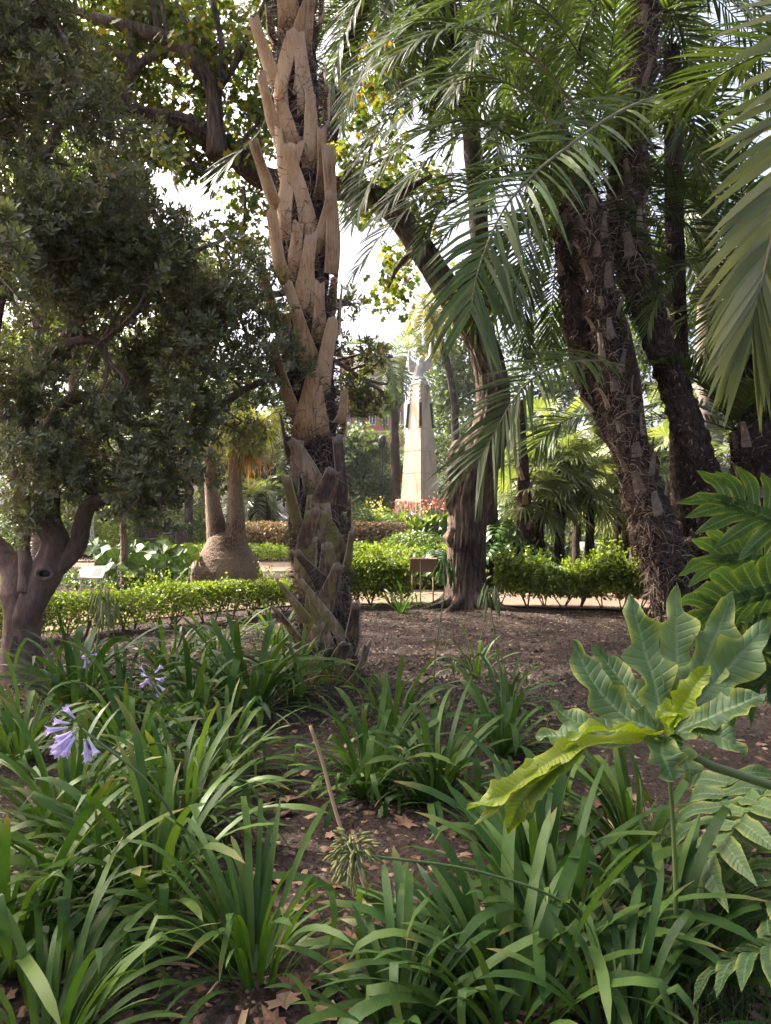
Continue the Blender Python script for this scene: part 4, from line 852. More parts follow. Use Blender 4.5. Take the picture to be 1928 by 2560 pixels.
for pts in ([(1400, 60, 12), (1250, -60, 11.6), (1100, -30, 11.3), (980, 80, 11), (900, 200, 10.9)], [(1380, 300, 12.5), (1260, 170, 12), (1120, 160, 11.8), (1000, 250, 11.6), (900, 380, 11.5)], [(1420, 500, 12), (1330, 420, 11.7), (1200, 430, 11.4), (1100, 520, 11.2), (1040, 640, 11.1)],
            [(1460, 150, 9.4), (1360, 20, 9.1), (1230, -20, 8.9), (1090, 20, 8.7), (960, 110, 8.6)], [(1440, 520, 11.4), (1290, 430, 11), (1120, 450, 10.8), (980, 560, 10.6), (880, 690, 10.5)], [(1500, 40, 11), (1420, -60, 10.6), (1300, -20, 10.2), (1200, 100, 10), (1130, 250, 9.9)], [(1330, 380, 10.4), (1200, 300, 10), (1060, 330, 9.7), (950, 420, 9.5), (880, 560, 9.4)], [(1300, 200, 11.4), (1160, 60, 11), (1020, 60, 10.7), (910, 170, 10.5), (850, 320, 10.4)], [(1280, 330, 12.4), (1150, 230, 12), (1010, 260, 11.7), (920, 380, 11.5), (870, 520, 11.4)], [(1250, -60, 13), (1100, -120, 12.6), (950, -60, 12.3), (860, 90, 12.1), (820, 260, 12)], [(1620, 60, 9.2), (1740, -30, 8.6), (1850, 20, 8.2), (1940, 140, 8)]):
    p_ = spline([P(*q) for q in pts], 18); a.part('frond', frond_mb(p_, .55, 50, .036, r=fr, v=.35, upv=unit(A([0, -.3, .95]))), L_phoenix)
# two more palms behind the oak, whose fronds fill the top of the view
for i_, (pts, rad, lb, n_, L_) in enumerate((([(1215, 1500), (1215, 900), (1185, 400), (1150, 150), (1090, -80)], [.24, .2, .19, .19, .18], 'palm whose reddish trunk top shows above the bending oak', 34, 3.2),
                                ([(1620, 1450), (1560, 900), (1420, 450), (1368, 130)], [.26, .22, .2, .19], 'palm with slender trunk high behind the arching fronds', 34, 3.4),
                                ([(800, 1430), (795, 900), (810, 500), (850, 200), (930, -60)], [.24, .2, .18, .18, .17], 'palm hidden behind the shaggy trunk with fronds showing at its right', 38, 3.6),
                                ([(1800, 1420), (1775, 1080), (1768, 700), (1760, 420)], [.3, .26, .25, .24], 'stout grey palm trunk seen between the leaning stems', 26, 3.0))):
    Z = (15.5, 14.2, 16.5, 18)[i_]
    palm_tree('tall_palm', lb, PP(pts, Z), rad, n_, L_, .5, L_phoenix, 40 + i_, (-1.0, 1.2), 2.0, 44, .042, M_ptrunk if i_ < 3 else M_ringtrunk)

# ------------------------------------------------------------------ fan palms and split-leaved plants
r = np.random.default_rng(88)
fans = [(1330, 1075, 17, 22, 'fan palm with pale drooping leaves right of the reddish stump palm'), (1395, 1150, 16.2, 26, 'fan palm with wide round fans in the middle of the group'), (1470, 1190, 16.8, 24, 'fan palm low behind the small grey sign'),
        (1345, 1230, 16, 20, 'lowest fan palm just above the sunlit hedge'), (1540, 1100, 18.5, 20, 'fan palm half hidden by the leaning fibrous stem'), (1640, 1130, 17.5, 22, 'fan palm between the leaning stems'), (1820, 1150, 17, 22, 'fan palm right of the ringed leaning stem'),
        (1560, 1230, 19, 16, 'dim fan palm deep behind the stem base'), (1440, 1050, 19, 18, 'fan palm highest at the back of the group'), (1720, 1000, 20, 18, 'far fan palm high between the stems')]
for px, py, Z, n_, lb in fans:
    c = ground_at(px, Z); t = thing('fan_palm', lb, 'palm tree', c, 'fan palms right of the oak'); a = At(t); top = P(px, py, Z)
    a.part('trunk', MB().add(*tube([c, (c + top) / 2 + A([.05, 0, 0]), top - A([0, 0, .1])], [.11, .1, .09], 16, 9, .2)), M_ptrunk)
    for k in range(n_):
        az = k * 2.4 + r.random() * .4; e = 1.1 - 2.3 * (k + r.random()) / n_; d = A([math.cos(az) * math.cos(e), math.sin(az) * math.cos(e), math.sin(e)]); mb = MB()
        fan_leaf(mb, top, top + d * (.4 + .35 * r.random()) - A([0, 0, .1]), .62, 24, 4.4, .055, .35, r); a.part('fan_leaf', mb, L_fan)
# ------------------------------------------------------------------ lobed leaf builder (split-leaved plant, philodendron)
COLS = A([-1, -.62, -.14, 0, .14, .62, 1.])
def lobe(mb, pts, w, up, r, n=12, wav=.16, sub=3, fold=.18, edge=1.0, taper=.9, base=.55, rip=.05):
    path = spline(pts, n); t, _, _ = frames(path); up = unit(A(up, float)); s = np.linspace(0, 1, n); ph = r.random() * 6, r.random() * 6
    prof = (base + (1 - base) * np.sin(np.pi * np.clip(s * 1.25, 0, 1) ** .8 * .55)) * np.clip((1 - s) / .34, 0, 1) ** taper
    V = []; E = []; Vn = []; Al = []; Ac = []; plen = np.linalg.norm(np.diff(path, axis=0), axis=1).sum()
    for k in range(n):
        sd = unit(np.cross(t[k], up)); nn = np.cross(sd, t[k])
        for c in COLS:
            p_ = ph[0] if c < 0 else ph[1]; u_s = (s[k] * sub + p_) % 1.0; ww = w * prof[k] * (1 + wav * 1.5 * (u_s ** 1.4 if u_s < .8 else .73 * (1 - u_s) / .2) - wav * .55 + .04 * math.sin(s[k] * 31 + p_))
            z = fold * abs(c) * ww + (abs(c) > .5) * rip * w * 2 * math.sin(s[k] * 17 + p_ * 2) * abs(c) ** 2 * (prof[k] > .05)
            V.append(path[k] + sd * c * ww + nn * z); E.append(edge * (max(0, abs(c) - .45) / .55) ** 2 * (.55 + .45 * math.sin(s[k] * 13 + p_))); Vn.append(.8 * (c == 0) * (1 - .5 * s[k])); Al.append(s[k] * plen / max(w, 1e-3) * 2.2); Ac.append(abs(c))
    m = len(COLS); i = np.arange(n - 1)[:, None] * m + np.arange(m - 1)[None]
    mb.add(A(V), np.stack([i, i + 1, i + m + 1, i + m], -1).reshape(-1, 4), edge=np.clip(E, 0, 1), vein=Vn, along=Al, across=Ac)
def pin_leaf(seed, nl=7, ll=.5, w=.075, droop=.25, edge=.6, wav=.16):
    """leaf of unit length along x: midrib lobes each side and one at the tip"""
    r = np.random.default_rng(seed); mb = MB(); mid = lambda f: A([f - .12, 0, .12 * f - droop * f * f])
    for sgn in (-1, 1):
        for k in range(nl):
            f = .12 + .76 * k / (nl - 1); b = mid(f); L = ll * (.62 + .5 * math.sin(math.pi * (.25 + .6 * k / nl))) * (.9 + .2 * r.random()); an = 1.75 - 1.25 * k / (nl - 1)
            d = A([math.cos(an), sgn * math.sin(an), .05]); tip = b + d * L + A([0, 0, -.28 * L - .1 * r.random() * L]); m1 = b + d * L * .5 + A([0, 0, .03])
            lobe(mb, [b - d * .02, m1, tip], w * (.85 + .3 * r.random()), (0, 0, 1), r, 9, wav, 2.2, .15, edge)
    lobe(mb, [mid(.8), mid(.95), mid(1.2)], w, (0, 0, 1), r, 9, wav, 2.2, .15, edge)
    lobe(mb, [mid(.02), mid(.4), mid(.75), mid(.97)], .085, (0, 0, 1), r, 10, .05, 2, .2, 0.0, .25, .9)
    return mb.mesh('leaf')
MON = [pin_leaf(k, 6, .52, .085, .3, 0, .05) for k in range(4)]
for m in MON: m.materials.append(L_mon)
PHL = [pin_leaf(10 + k, 7, .55, .085, .3, .8, .2) for k in range(4)]
for m in PHL: m.materials.append(L_phil)
r = np.random.default_rng(51)
for c_, zt, n_, L_, lb in ((ground_at(1080, 15.2), .75, 12, .52, 'split-leaved plant left of the oak trunk'), (ground_at(1250, 15.5), 1.3, 16, .6, 'glossy split-leaved plant right of the oak trunk'), (ground_at(1290, 17.0), 2.3, 14, .6, 'tall split-leaved climber behind the oak'), (ground_at(1345, 14.6), .7, 9, .42, 'small split-leaved plant at the foot of the reddish stump')):
    t = thing('split_leaf_plant', lb, 'plant', c_, 'split-leaved plants round the oak')
    for k in range(n_):
        az = k * 2.4; rad = .12 + .3 * r.random(); top = A([math.cos(az) * rad, math.sin(az) * rad, zt * (.35 + .65 * (k + 1) / n_)])
        obj('leaf', MON[k % 4], None, t, top, (r.normal() * .25, .25 + .4 * r.random(), az + r.normal() * .3), L_ * (.8 + .4 * r.random()))
        obj('stalk', mk('stalk', *tube([A([0, 0, 0]), A([top[0] * .3, top[1] * .3, top[2] * .7]), top], [.014, .008], 7, 4)), L_stem, t)
t = thing('stump_palm', 'short reddish palm stump with old leaf bases behind the sunlit hedge', 'palm tree', ground_at(1312, 15.6)); a = At(t); c = A(t.location)
a.part('trunk', MB().add(*tube([c, P(1314, 1400, 15.6), P(1312, 1280, 15.6), P(1305, 1120, 15.6), P(1303, 1000, 15.6)], [.24, .2, .15, .10, .08], 60, 16, .2, 4, 8)), M_ptrunk)
for k in range(22):
    z = .15 + k * .1; th = k * 2.4; d = A([math.cos(th), math.sin(th), 0]); rad = np.interp(z, [0, .6, 1.5, 2.8], [.22, .18, .14, .09])
    Mx = Matrix(np.column_stack([np.cross([0, 0, 1.], d), d, unit(A([0, 0, 1.]) + d * .4) * .3]).tolist()).to_4x4(); Mx.translation = Vector(d * rad + A([0, 0, z])); o = obj('old_leaf_stub', STUB, None, t); o.matrix_local = Mx

# ------------------------------------------------------------------ near feather palm at the right edge
t = thing('feather_palm', 'feather palm at the right edge with broad pale leaflets hanging into view', 'palm tree', (2.75, 3.4, 0)); a = At(t)
a.part('trunk', MB().add(*tube([A([2.75, 3.4, -.05]), A([2.8, 3.4, 1.6]), A([2.75, 3.45, 3.3])], [.24, .2, .19], 60, 18, .12, 4, 7)), M_ptrunk)
fr = np.random.default_rng(8)
detailed_frond(a, [A([2.75, 3.45, 3.3]), A([2.45, 3.3, 3.6]), P(2130, -60, 3.1), P(2040, 180, 3.0), P(1975, 400, 2.95), P(1930, 590, 2.9), P(1900, 720, 2.85), P(1886, 790, 2.85)], .62, 50, .035, L_phnear, .016, r=fr, v=.12, droop=.16, start=.3, base_a=1.25, tip_a=.25, twist=.2, prof=lambda f: .95 - .35 * f, upv=unit(A([.15, -.95, .3])))
for az, e in ((2.0, 1.0), (1.4, .8), (.9, .9), (.4, .7), (-.6, .8)):
    a.part('frond', frond_mb(frond_curve(A([2.75, 3.45, 3.3]), az, e, 2.3, 1.5, 18), .5, 46, .03, r=fr), L_phoenix)

# ------------------------------------------------------------------ evergreen tree on the left
ez = 6.9; r = np.random.default_rng(3)
ev = thing('evergreen_tree', 'dense dark evergreen tree with forked brown trunk filling the left side', 'tree', ground_at(50, ez)); a = At(ev)
limbs = [([(48, 1730), (50, 1680), (54, 1600), (58, 1530), (52, 1480), (40, 1430), (10, 1390), (-60, 1300)], [.27, .2, .165, .165, .18, .13, .10, .07], 6.85),
         ([(46, 1640), (62, 1550), (86, 1485), (112, 1435), (132, 1390), (138, 1350), (120, 1300), (118, 1230), (90, 1150), (60, 1060), (90, 960), (150, 880), (200, 780), (230, 640), (190, 480)], [.06, .13, .145, .15, .13, .12, .11, .10, .09, .085, .08, .07, .06, .05, .03], 6.8),
         ([(112, 1440), (160, 1405), (195, 1360), (205, 1310), (222, 1265), (265, 1243), (320, 1232), (380, 1205), (440, 1160), (500, 1080), (560, 1010), (640, 960), (760, 930)], [.10, .085, .08, .075, .07, .065, .055, .05, .05, .045, .04, .03, .02], 6.8),
         ([(62, 1480), (65, 1420), (60, 1360), (70, 1300), (40, 1200), (10, 1080)], [.06, .06, .05, .05, .04, .03], 6.7),
         ([(120, 1080), (160, 1010), (240, 985), (330, 970), (420, 900), (520, 820), (620, 760), (740, 730), (880, 760)], [.07, .06, .055, .05, .045, .04, .035, .03, .015], 7.2),
         ([(150, 870), (260, 830), (380, 740), (470, 640), (560, 600)], [.05, .045, .04, .03, .015], 7.4), ([(100, 950), (130, 880), (230, 850), (270, 900)], [.06, .05, .04, .02], 6.6),
         ([(440, 1160), (420, 1060), (450, 960), (520, 880)], [.04, .035, .03, .015], 6.9), ([(30, 1090), (-20, 900), (10, 700), (60, 500), (140, 330), (160, 200)], [.06, .055, .05, .045, .035, .02], 6.5), ([(200, 780), (290, 620), (340, 500), (370, 420)], [.045, .035, .025, .015], 7),
         ([(140, 330), (190, 200), (150, 80), (60, -40)], [.035, .03, .02, .015], 6.4), ([(620, 760), (760, 850), (880, 930), (960, 980)], [.03, .025, .02, .01], 7.5)]
for pts, rad, Z in limbs[:2]: a.part('trunk', MB().add(*tube(PP(pts, Z), rad, 120, 30, .06, 3, 4, Z)), M_evbark)
for pts, rad, Z in limbs[2:]: a.part('limb', MB().add(*tube(PP(pts, Z), rad, 60, 12, .06, 3, 4, Z)), M_evbark)
kc = P(113, 1434, 6.665); ring_ = [kc + A([.062 * math.cos(q), -.012 + .02 * math.cos(q), .045 * math.sin(q)]) for q in np.linspace(0, TAU, 13)]
kn = a.part('knot', MB().add(*tube(ring_, [.02, .02], 40, 8, .15)), M_evbark)
a.part('hollow_shade_disc', MB().add(*tube([kc + A([0, .03, 0]), kc + A([0, -.012, 0])], [.05, .046], 3, 14)), M_iron, kn)  # dark disc standing in for the shade inside the knot hole
a.part('bark_scar', MB().add(*tube([P(28, 1690, 6.70), P(30, 1640, 6.69), P(36, 1590, 6.69)], [.02, .045, .015], 14, 10, .2)), M_oak)
# leafy masses: (px, py, Z, radius m)
mass = []
def fill(poly_rows, n, Z, zs, rad):
    for y0, x0, x1, y1 in poly_rows:
        for k in range(n):
            mass.append((*P(x0 + (x1 - x0) * r.random(), y0 + (y1 - y0) * r.random(), Z + zs * (r.random() - .5)), rad * (.7 + .6 * r.random())))
fill([(-60, -60, 110, 120), (100, -60, 190, 260), (250, -60, 270, 420), (400, -60, 340, 560), (540, -40, 430, 700)], 13, 6.6, 1.6, .34)
fill([(560, 300, 480, 700), (650, 60, 640, 800), (700, 400, 700, 850), (800, -40, 720, 940), (880, -40, 690, 1000)], 15, 7.0, 1.8, .30)
fill([(980, -40, 700, 1080), (1060, -40, 640, 1150), (1130, -40, 540, 1210), (1180, 150, 420, 1260)], 17, 6.9, 1.6, .22)
fill([(1190, 300, 470, 1320), (1230, 0, 110, 1330)], 7, 6.6, .6, .14)
fill([(730, 750, 880, 830), (800, 760, 950, 900), (880, 800, 960, 1000), (960, 850, 940, 1050)], 5, 7.6, .8, .15)
fill([(640, 560, 700, 720)], 8, 7.3, .8, .2)
inside = len(mass); fill([(-420, -500, 250, -60)], 26, 7.0, 2.4, .5); fill([(-100, -500, -90, 1000)], 26, 6.9, 2.0, .5); outer = mass[inside:]; mass = mass[:inside]
mA = A(mass); w = mA[:, 3] ** 2; NR = 19000
k = r.choice(len(mA), NR, p=w / w.sum()); d = rdir(NR, .15, r); tipp = mA[k, :3] + d * mA[k, 3:4] * (.35 + .75 * r.random((NR, 1)) ** .6)
proj_x = CX + tipp[:, 0] / tipp[:, 1] * FPX; proj_y = CY - (tipp[:, 2] - CAMH) / tipp[:, 1] * FPX
g = fbm(np.stack([tipp[:, 0] * 2.6, tipp[:, 1] * 1.6, tipp[:, 2] * 2.6], -1), 3); keep = g > np.quantile(g, .33); tipp, d = tipp[keep], d[keep]; NR = len(tipp)
axd = unit(d * .8 + A([0, -.15, .5]) + r.normal(size=(NR, 3)) * .35); u_ = unit(np.cross(axd, rdir(NR, 0, r))); v_ = np.cross(axd, u_)
PER = 9; th = (np.arange(PER) * 2.4)[None] + r.random((NR, 1)) * 6; op = .55 + .75 * (np.arange(PER) / PER)[None] + r.normal(size=(NR, PER)) * .12
la = axd[:, None] * np.cos(op)[..., None] + (u_[:, None] * np.cos(th)[..., None] + v_[:, None] * np.sin(th)[..., None]) * np.sin(op)[..., None]
ln = unit(axd[:, None] - la * np.sum(axd[:, None] * la, -1, keepdims=True)); pos = np.repeat(tipp[:, None], PER, 1) - axd[:, None] * (.03 * (np.arange(PER) / PER))[None, :, None]
sz = (.062 * (.7 + .6 * r.random((NR, 1))) * (.75 + .35 * r.random((NR, PER))))
kind(a.part('crown', MB().add(*leaf_cloud(pos.reshape(-1, 3), la.reshape(-1, 3), ln.reshape(-1, 3), sz.ravel(), T_OBOV)), L_ever), 'stuff')
kind(a.part('crown', MB().add(*blob_leaves(outer, 7000, .13, T_DIA, .8, .4, r=r)), L_ever), 'stuff')
nb = 70; bp_ = np.array([P(-70 + 135 * r.random() * (1 - .5 * abs(q - .5)), 520 + 240 * q, 3.2 + .4 * r.random()) for q in r.random(nb)]); ad = unit(A([.5, -.3, .5]) + r.normal(size=(nb, 3)) * .5); q1 = unit(np.cross(ad, rdir(nb, 0, r))); q2 = np.cross(ad, q1)
th = (np.arange(9) * 2.4)[None] + r.random((nb, 1)) * 6; op = .5 + .7 * (np.arange(9) / 9)[None]; la = ad[:, None] * np.cos(op)[..., None] + (q1[:, None] * np.cos(th)[..., None] + q2[:, None] * np.sin(th)[..., None]) * np.sin(op)[..., None]
ln = unit(ad[:, None] - la * np.sum(ad[:, None] * la, -1, keepdims=True)); nbm = MB().add(*leaf_cloud(np.repeat(bp_, 9, 0), la.reshape(-1, 3), ln.reshape(-1, 3), .062 * (.8 + .4 * r.random(nb * 9)), T_OBOV, .8))
kind(a.part('near_spray', nbm, L_ever), 'stuff')
nt_ = MB().add(*tube([P(-600, 760, 5.0), P(-300, 700, 4.0), P(-90, 660, 3.4), P(-20, 640, 3.35)], [.03, .02, .01, .004], 20, 6))
for q in bp_: nt_.add(*tube([P(-90 + 40 * r.random(), 640 + 50 * r.normal(), 3.4), q], [.005, .003], 4, 4, cap=False))
a.part('near_bough', nt_, M_evbark)
# twigs from the limbs into the masses
lp = np.concatenate([spline(PP(p, Z), 40)[8:] for p, q, Z in limbs[1:]]); tw = MB()
for q in mA[r.permutation(len(mA))[:330]]:
    dd = np.linalg.norm(lp - q[:3], axis=1); b = lp[dd.argmin()]; mid = (b + q[:3]) / 2 + r.normal(size=3) * .12
    tw.add(*tube([b, mid, q[:3]], [.017, .012, .005], 8, 4, cap=False))
    for e in range(4): tw.add(*tube([q[:3], q[:3] + rdir(1, .2, r)[0] * q[3]], [.005, .002], 3, 3, cap=False))
kind(a.part('twigs', tw, M_evbark), 'stuff')

# ------------------------------------------------------------------ big palm trunk in the middle
mz = 6.9; axis_px = [(838, 1745), (826, 1690), (812, 1560), (804, 1430), (797, 1300), (790, 1150), (785, 1000), (772, 780), (760, 520), (748, 260), (736, 0), (722, -420), (716, -900)]
mp = thing('palm_tree', 'palm with shaggy trunk of crossed tan leaf bases in the centre foreground', 'palm tree', ground_at(832, mz)); a = At(mp)
ap = PP(axis_px, mz); rad = [.27, .24, .215, .21, .205, .20, .195, .19, .185, .18, .175, .17, .16]
a.part('trunk', MB().add(*tube(ap, rad, 260, 60, .1, 5, 9, 4, ridge=.02)), M_ptrunk)
axs = spline(ap, 400); axz = axs[:, 2]; raz = np.interp(np.linspace(0, 1, 400), np.linspace(0, 1, len(rad)), rad)
def trunk_pt(z): i = int(np.argmin(abs(axz - z))); return axs[i], raz[i]
def leaf_base(bx, by, tx, ty, wb, wt, out=.07, mat=M_base, back=False, ang=None, ln=None, split=False):
    """plate clasping the trunk at its foot, narrowing to a cut stub; pixel widths"""
    s = mz / FPX; fl = 1
    zb, zt = CAMH - (by - CY) * s, CAMH - (ty - CY) * s
    (cb, rb), (ct, rt) = trunk_pt(zb), trunk_pt(zt)
    if ang is None:
        xb = (bx - CX) * s - cb[0]; xt = (tx - CX) * s - ct[0]
        Rb, Rt = rb - .03, max(rt + .03 + out, abs(xt) * 1.02)
        ab = float(np.clip(math.asin(np.clip(xb / Rb, -.97, .97)), -.95, .95)); at_ = float(np.clip(math.asin(np.clip(xt / Rt, -.97, .97)), -.7, .7)); eb, et = xb - Rb * math.sin(ab), xt - Rt * math.sin(at_)
    else: eb = et = 0; ab, at_ = ang; Rb, Rt = rb + .012, rt + .03 + out
    n, m = 10, 7; V = []; E = []; cols = A([-1, -.9, -.5, 0, .5, .9, 1.]); ph = random.random() * 6
    for lay in (0, 1):
        for k in range(n):
            f = k / (n - 1); an = ab + (at_ - ab) * f; R = Rb + .055 * min(1, f * 3.5) ** .8 + (Rt - Rb - .055) * f ** 1.6; c = cb + (ct - cb) * f
            w = (wb + (wt - wb) * (1 - (1 - f) ** 1.7)) * s / 2 * (1 + .05 * math.sin(f * 9 + ph)); dr = A([math.sin(an), -math.cos(an), 0]); tg = A([math.cos(an), math.sin(an), 0])
            for q, cc in enumerate(cols):
                curve = (1 - f * .45) * (w * cc) ** 2 / (2.2 * R); th = (.016 + .012 * (1 - cc * cc)) * (1 - .3 * f) if lay == 0 else 0.0
                jag = (.016 * math.sin(cc * 4 + ph) + .012 * random.random() + .02 * cc * math.cos(ph)) * (k == n - 1) * (lay == 0 or 1)
                E.append(max(.8 * (abs(cc) > .95) * (.4 + .6 * random.random()), .55 * (k == n - 1)))
                V.append(c + dr * (R - curve + th) + tg * w * cc + A([eb + (et - eb) * f, 0, jag]))
    N = n * m; F = []
    for k in range(n - 1):
        for q in range(m - 1):
            i = k * m + q; F.append([i, i + 1, i + m + 1, i + m]); F.append([N + i, N + i + m, N + i + m + 1, N + i + 1])
        for q in (0, m - 1):                     # crisp edges: own vertices
            i = k * m + q; ids = [i, i + m, N + i + m, N + i] if q == 0 else [i, N + i, N + i + m, i + m]; b0 = len(V); V += [V[z] for z in ids]; E += [.6] * 4; F.append([b0, b0 + 1, b0 + 2, b0 + 3])
    for q in range(m - 1):
        i = (n - 1) * m + q; b0 = len(V); V += [V[z] for z in (i, i + 1, N + i + 1, N + i)]; E += [.5] * 4; F.append([b0, b0 + 1, b0 + 2, b0 + 3])
    return a.part('leaf_base', MB().add(A(V), A(F), edge=E), mat)
bases = [(699, 225, 647, 94, 46, 32, .10), (735, 90, 706, -40, 60, 34, .05), (752, 160, 783, 30, 62, 30, .05), (714, 285, 745, 132, 40, 34, .06), (768, 292, 752, 134, 36, 30, .065), (700, 345, 663, 228, 42, 28, .09),
         (779, 420, 783, 272, 46, 24, .07), (738, 380, 712, 298, 44, 30, .06), (696, 520, 648, 395, 44, 30, .10), (776, 595, 727, 405, 44, 24, .09), (832, 660, 824, 396, 40, 34, .08), (720, 590, 750, 400, 46, 36, .05),
         (714, 695, 688, 553, 50, 34, .08), (768, 780, 786, 620, 56, 26, .07), (797, 625, 834, 515, 30, 26, .09), (704, 830, 668, 690, 48, 24, .09), (776, 905, 729, 737, 46, 24, .09), (727, 905, 730, 790, 26, 20, .03), (744, 1035, 690, 876, 50, 30, .10),
         (806, 975, 838, 820, 40, 30, .09), (767, 1095, 795, 946, 54, 28, .09), (848, 1050, 863, 992, 28, 18, .05), (806, 1080, 800, 980, 36, 22, .04), (724, 470, 704, 350, 34, 24, .03), (800, 490, 808, 350, 32, 24, .03), (748, 690, 754, 590, 34, 26, .02), (798, 850, 804, 730, 32, 24, .03), (756, 250, 762, 170, 30, 24, .02)]
for b in bases: leaf_base(b[0] + (b[0] - b[2]) * .12, b[1] + (b[1] - b[3]) * .12 + 6, b[2], b[3] - 4, b[4] * 1.32, b[5] * 1.08, b[6], M_base)
moss = [(800, 1235, 741, 1110, 62, 34, .09), (808, 1275, 838, 1182, 62, 38, .08), (757, 1315, 725, 1202, 42, 30, .09), (772, 1390, 794, 1278, 40, 30, .07), (846, 1380, 802, 1276, 48, 30, .05), (861, 1410, 882, 1332, 26, 14, .10), (822, 1470, 747, 1380, 56, 24, .09),
        (814, 1520, 852, 1408, 46, 28, .09), (785, 1550, 709, 1452, 40, 18, .14), (782, 1625, 698, 1510, 40, 20, .17), (856, 1600, 756, 1440, 36, 18, .08), (866, 1600, 893, 1506, 36, 26, .10), (790, 1605, 806, 1552, 34, 24, .06), (897, 1655, 920, 1600, 24, 18, .12), (752, 1650, 716, 1598, 24, 16, .12), (842, 1645, 866, 1598, 40, 30, .08),
        (800, 1360, 802, 1240, 70, 50, .015), (770, 1470, 776, 1340, 70, 50, .015), (826, 1480, 830, 1360, 60, 40, .02), (800, 1600, 800, 1480, 70, 50, .015), (745, 1260, 752, 1120, 40, 30, .03), (850, 1250, 846, 1100, 40, 26, .03), (815, 1700, 790, 1630, 60, 40, .06), (850, 1700, 862, 1640, 50, 34, .07), (870, 1700, 905, 1655, 36, 22, .1)]
for b in moss: leaf_base(b[0] + (b[0] - b[2]) * .15, b[1] + (b[1] - b[3]) * .15 + 8, b[2], b[3] - 3, b[4] * 1.35, b[5] * 1.15, b[6] * .9, M_moss)
rb_ = np.random.default_rng(9)
for k in range(34):                               # the back of the trunk
    z = .2 + k * .19; by = CY - (z - CAMH) * FPX / mz; an = math.pi + (k % 5 - 2) * .62 + rb_.normal() * .1
    leaf_base(0, by, 0, by - 130, 58, 30, .08, M_base if z > 2 else M_moss, ang=(an, an + rb_.normal() * .25))
fb = MB(); fibres(ap, [q + .012 for q in rad], 11000, .17, fb, r, .4, .008); fibres(ap, [q + .04 for q in rad], 3000, .17, fb, r, .3, .006); fibres(ap, [q + .065 for q in rad], 500, .16, fb, r, .3, .005)
kind(a.part('fibre', fb, M_fibre), 'stuff')
fr = np.random.default_rng(18)
crown(a, A(ap[-1]), 26, 3.0, .5, L_phoenix, fr, (-.5, 1.3), 1.9, 40)
detailed_frond(a, [P(716, -880, 7.0), P(650, -700, 7.6), P(670, -200, 8.1), P(685, 180, 8.2), P(660, 310, 8.3), P(610, 370, 8.3), P(560, 420, 8.3), P(535, 460, 8.3)], .42, 40, .035, L_phnear2, .012, r=fr, v=.3, droop=.3, start=.72, upv=unit(A([0, -.5, .8])))
# ------------------------------------------------------------------ strap-leaved clumps (agapanthus)
def strap_mesh(e0, bend, kink, w, twist, mat, seed):
    r = np.random.default_rng(seed); n = 11; p = A([0., 0, 0]); e = e0; V = []; TT = []; az = 0
    for k in range(n):
        f = k / (n - 1); TT += [(.7 if seed % 4 == 0 else .2 if seed % 4 == 1 else 0) * max(0, (f - .8) / .2) ** 2] * 3; ww = w * (.62 + .38 * min(1, f * 3)) * (1 - max(0, (f - .78) / .22) ** 2.6) * .5 + (.0006 if k == n - 1 else 0)
        d = A([math.cos(e), math.sin(az) * .3, math.sin(e)]); tw = twist * f
        sd = A([0, math.cos(tw), 0]) + A([-math.sin(e), 0, math.cos(e)]) * math.sin(tw); up = np.cross(unit(d), sd)
        for c in (-1, 0, 1): V.append(p + sd * c * ww + up * (-.32 * ww * (1 - abs(c)) * (1 - f)))
        st = bend * (.35 + 1.6 * f) / 10 * (1 + .15 * r.normal())
        if kink and abs(f - kink) < .06: st += 1.25
        p = p + unit(d) / (n - 1); e -= st; az += r.normal() * .06
    i = np.arange(n - 1)[:, None] * 3 + np.arange(2)[None]
    me = mk('leaf', V, np.stack([i, i + 1, i + 4, i + 3], -1).reshape(-1, 4), True, {'edge': TT}); me.materials.append(mat); return me
def variants(mat, w, s0):
    out = []
    for k in range(18):
        e0 = 1.45 - .95 * k / 17; out.append(strap_mesh(e0, .8 + 1.7 * ((k * 7) % 18) / 18, (.62 if k % 5 == 2 else .8 if k % 7 == 3 else 0), w, (k % 5 - 2) * .25, mat, s0 + k))
    return out
SA, SB, SY = variants(L_agap, .044, 0), variants(L_agap2, .052, 50), variants(L_yel, .05, 90)
SD = variants(L_straw, .036, 170)
ST = variants(L_agap, .034, 130)
def clump(label, px, py, n, L, kind_='A', lean=None, tilt=.0, rad=.06, yellow=0, seed=0, emax=1.0, base=None):
    r = np.random.default_rng(1000 + seed); c = G(px, py) if base is None else A(base, float); c[2] = float(ground_z(c[0], c[1])) - .01
    t = thing('strap_leaf_plant', label, 'plant', c, 'strap leaved plants of the flower bed')
    S = {'A': SA, 'B': SB, 'T': ST}[kind_]
    n = int(n * 1.7); L *= .98
    for k in range(n):
        u = (k + r.random()) / n; v = min(17, int(u * emax * 18)); az = k * 2.39996 + r.normal() * .25
        if lean is not None and r.random() < .6: az = lean + r.normal() * .75
        old = k >= n - max(2, n // 14) and r.random() < .7
        m = SD[14 + k % 4] if old else (SY if k < yellow else S)[v if k >= yellow else 15]; l = L * (.66 + .6 * r.random()) * (1.0 if v < 12 else .9); q = rad * r.random() ** .5
        obj('leaf', m, None, t, (math.cos(az) * q, math.sin(az) * q, 0), (r.normal() * .16 + tilt * math.cos(az), r.normal() * .14 + (.35 if old else 0), az), (l, l * (.8 + .5 * r.random()), l))
    return t
clump('big dark strap-leaved clump spreading in the lower left, a yellow leaf hanging below', 385, 2290, 64, .62, 'A', 2.7, rad=.10, yellow=2, seed=1)
clump('thin-leaved strap clump at the bottom, left of the bare soil', 637, 2440, 58, .56, 'T', 2.2, rad=.09, seed=2)
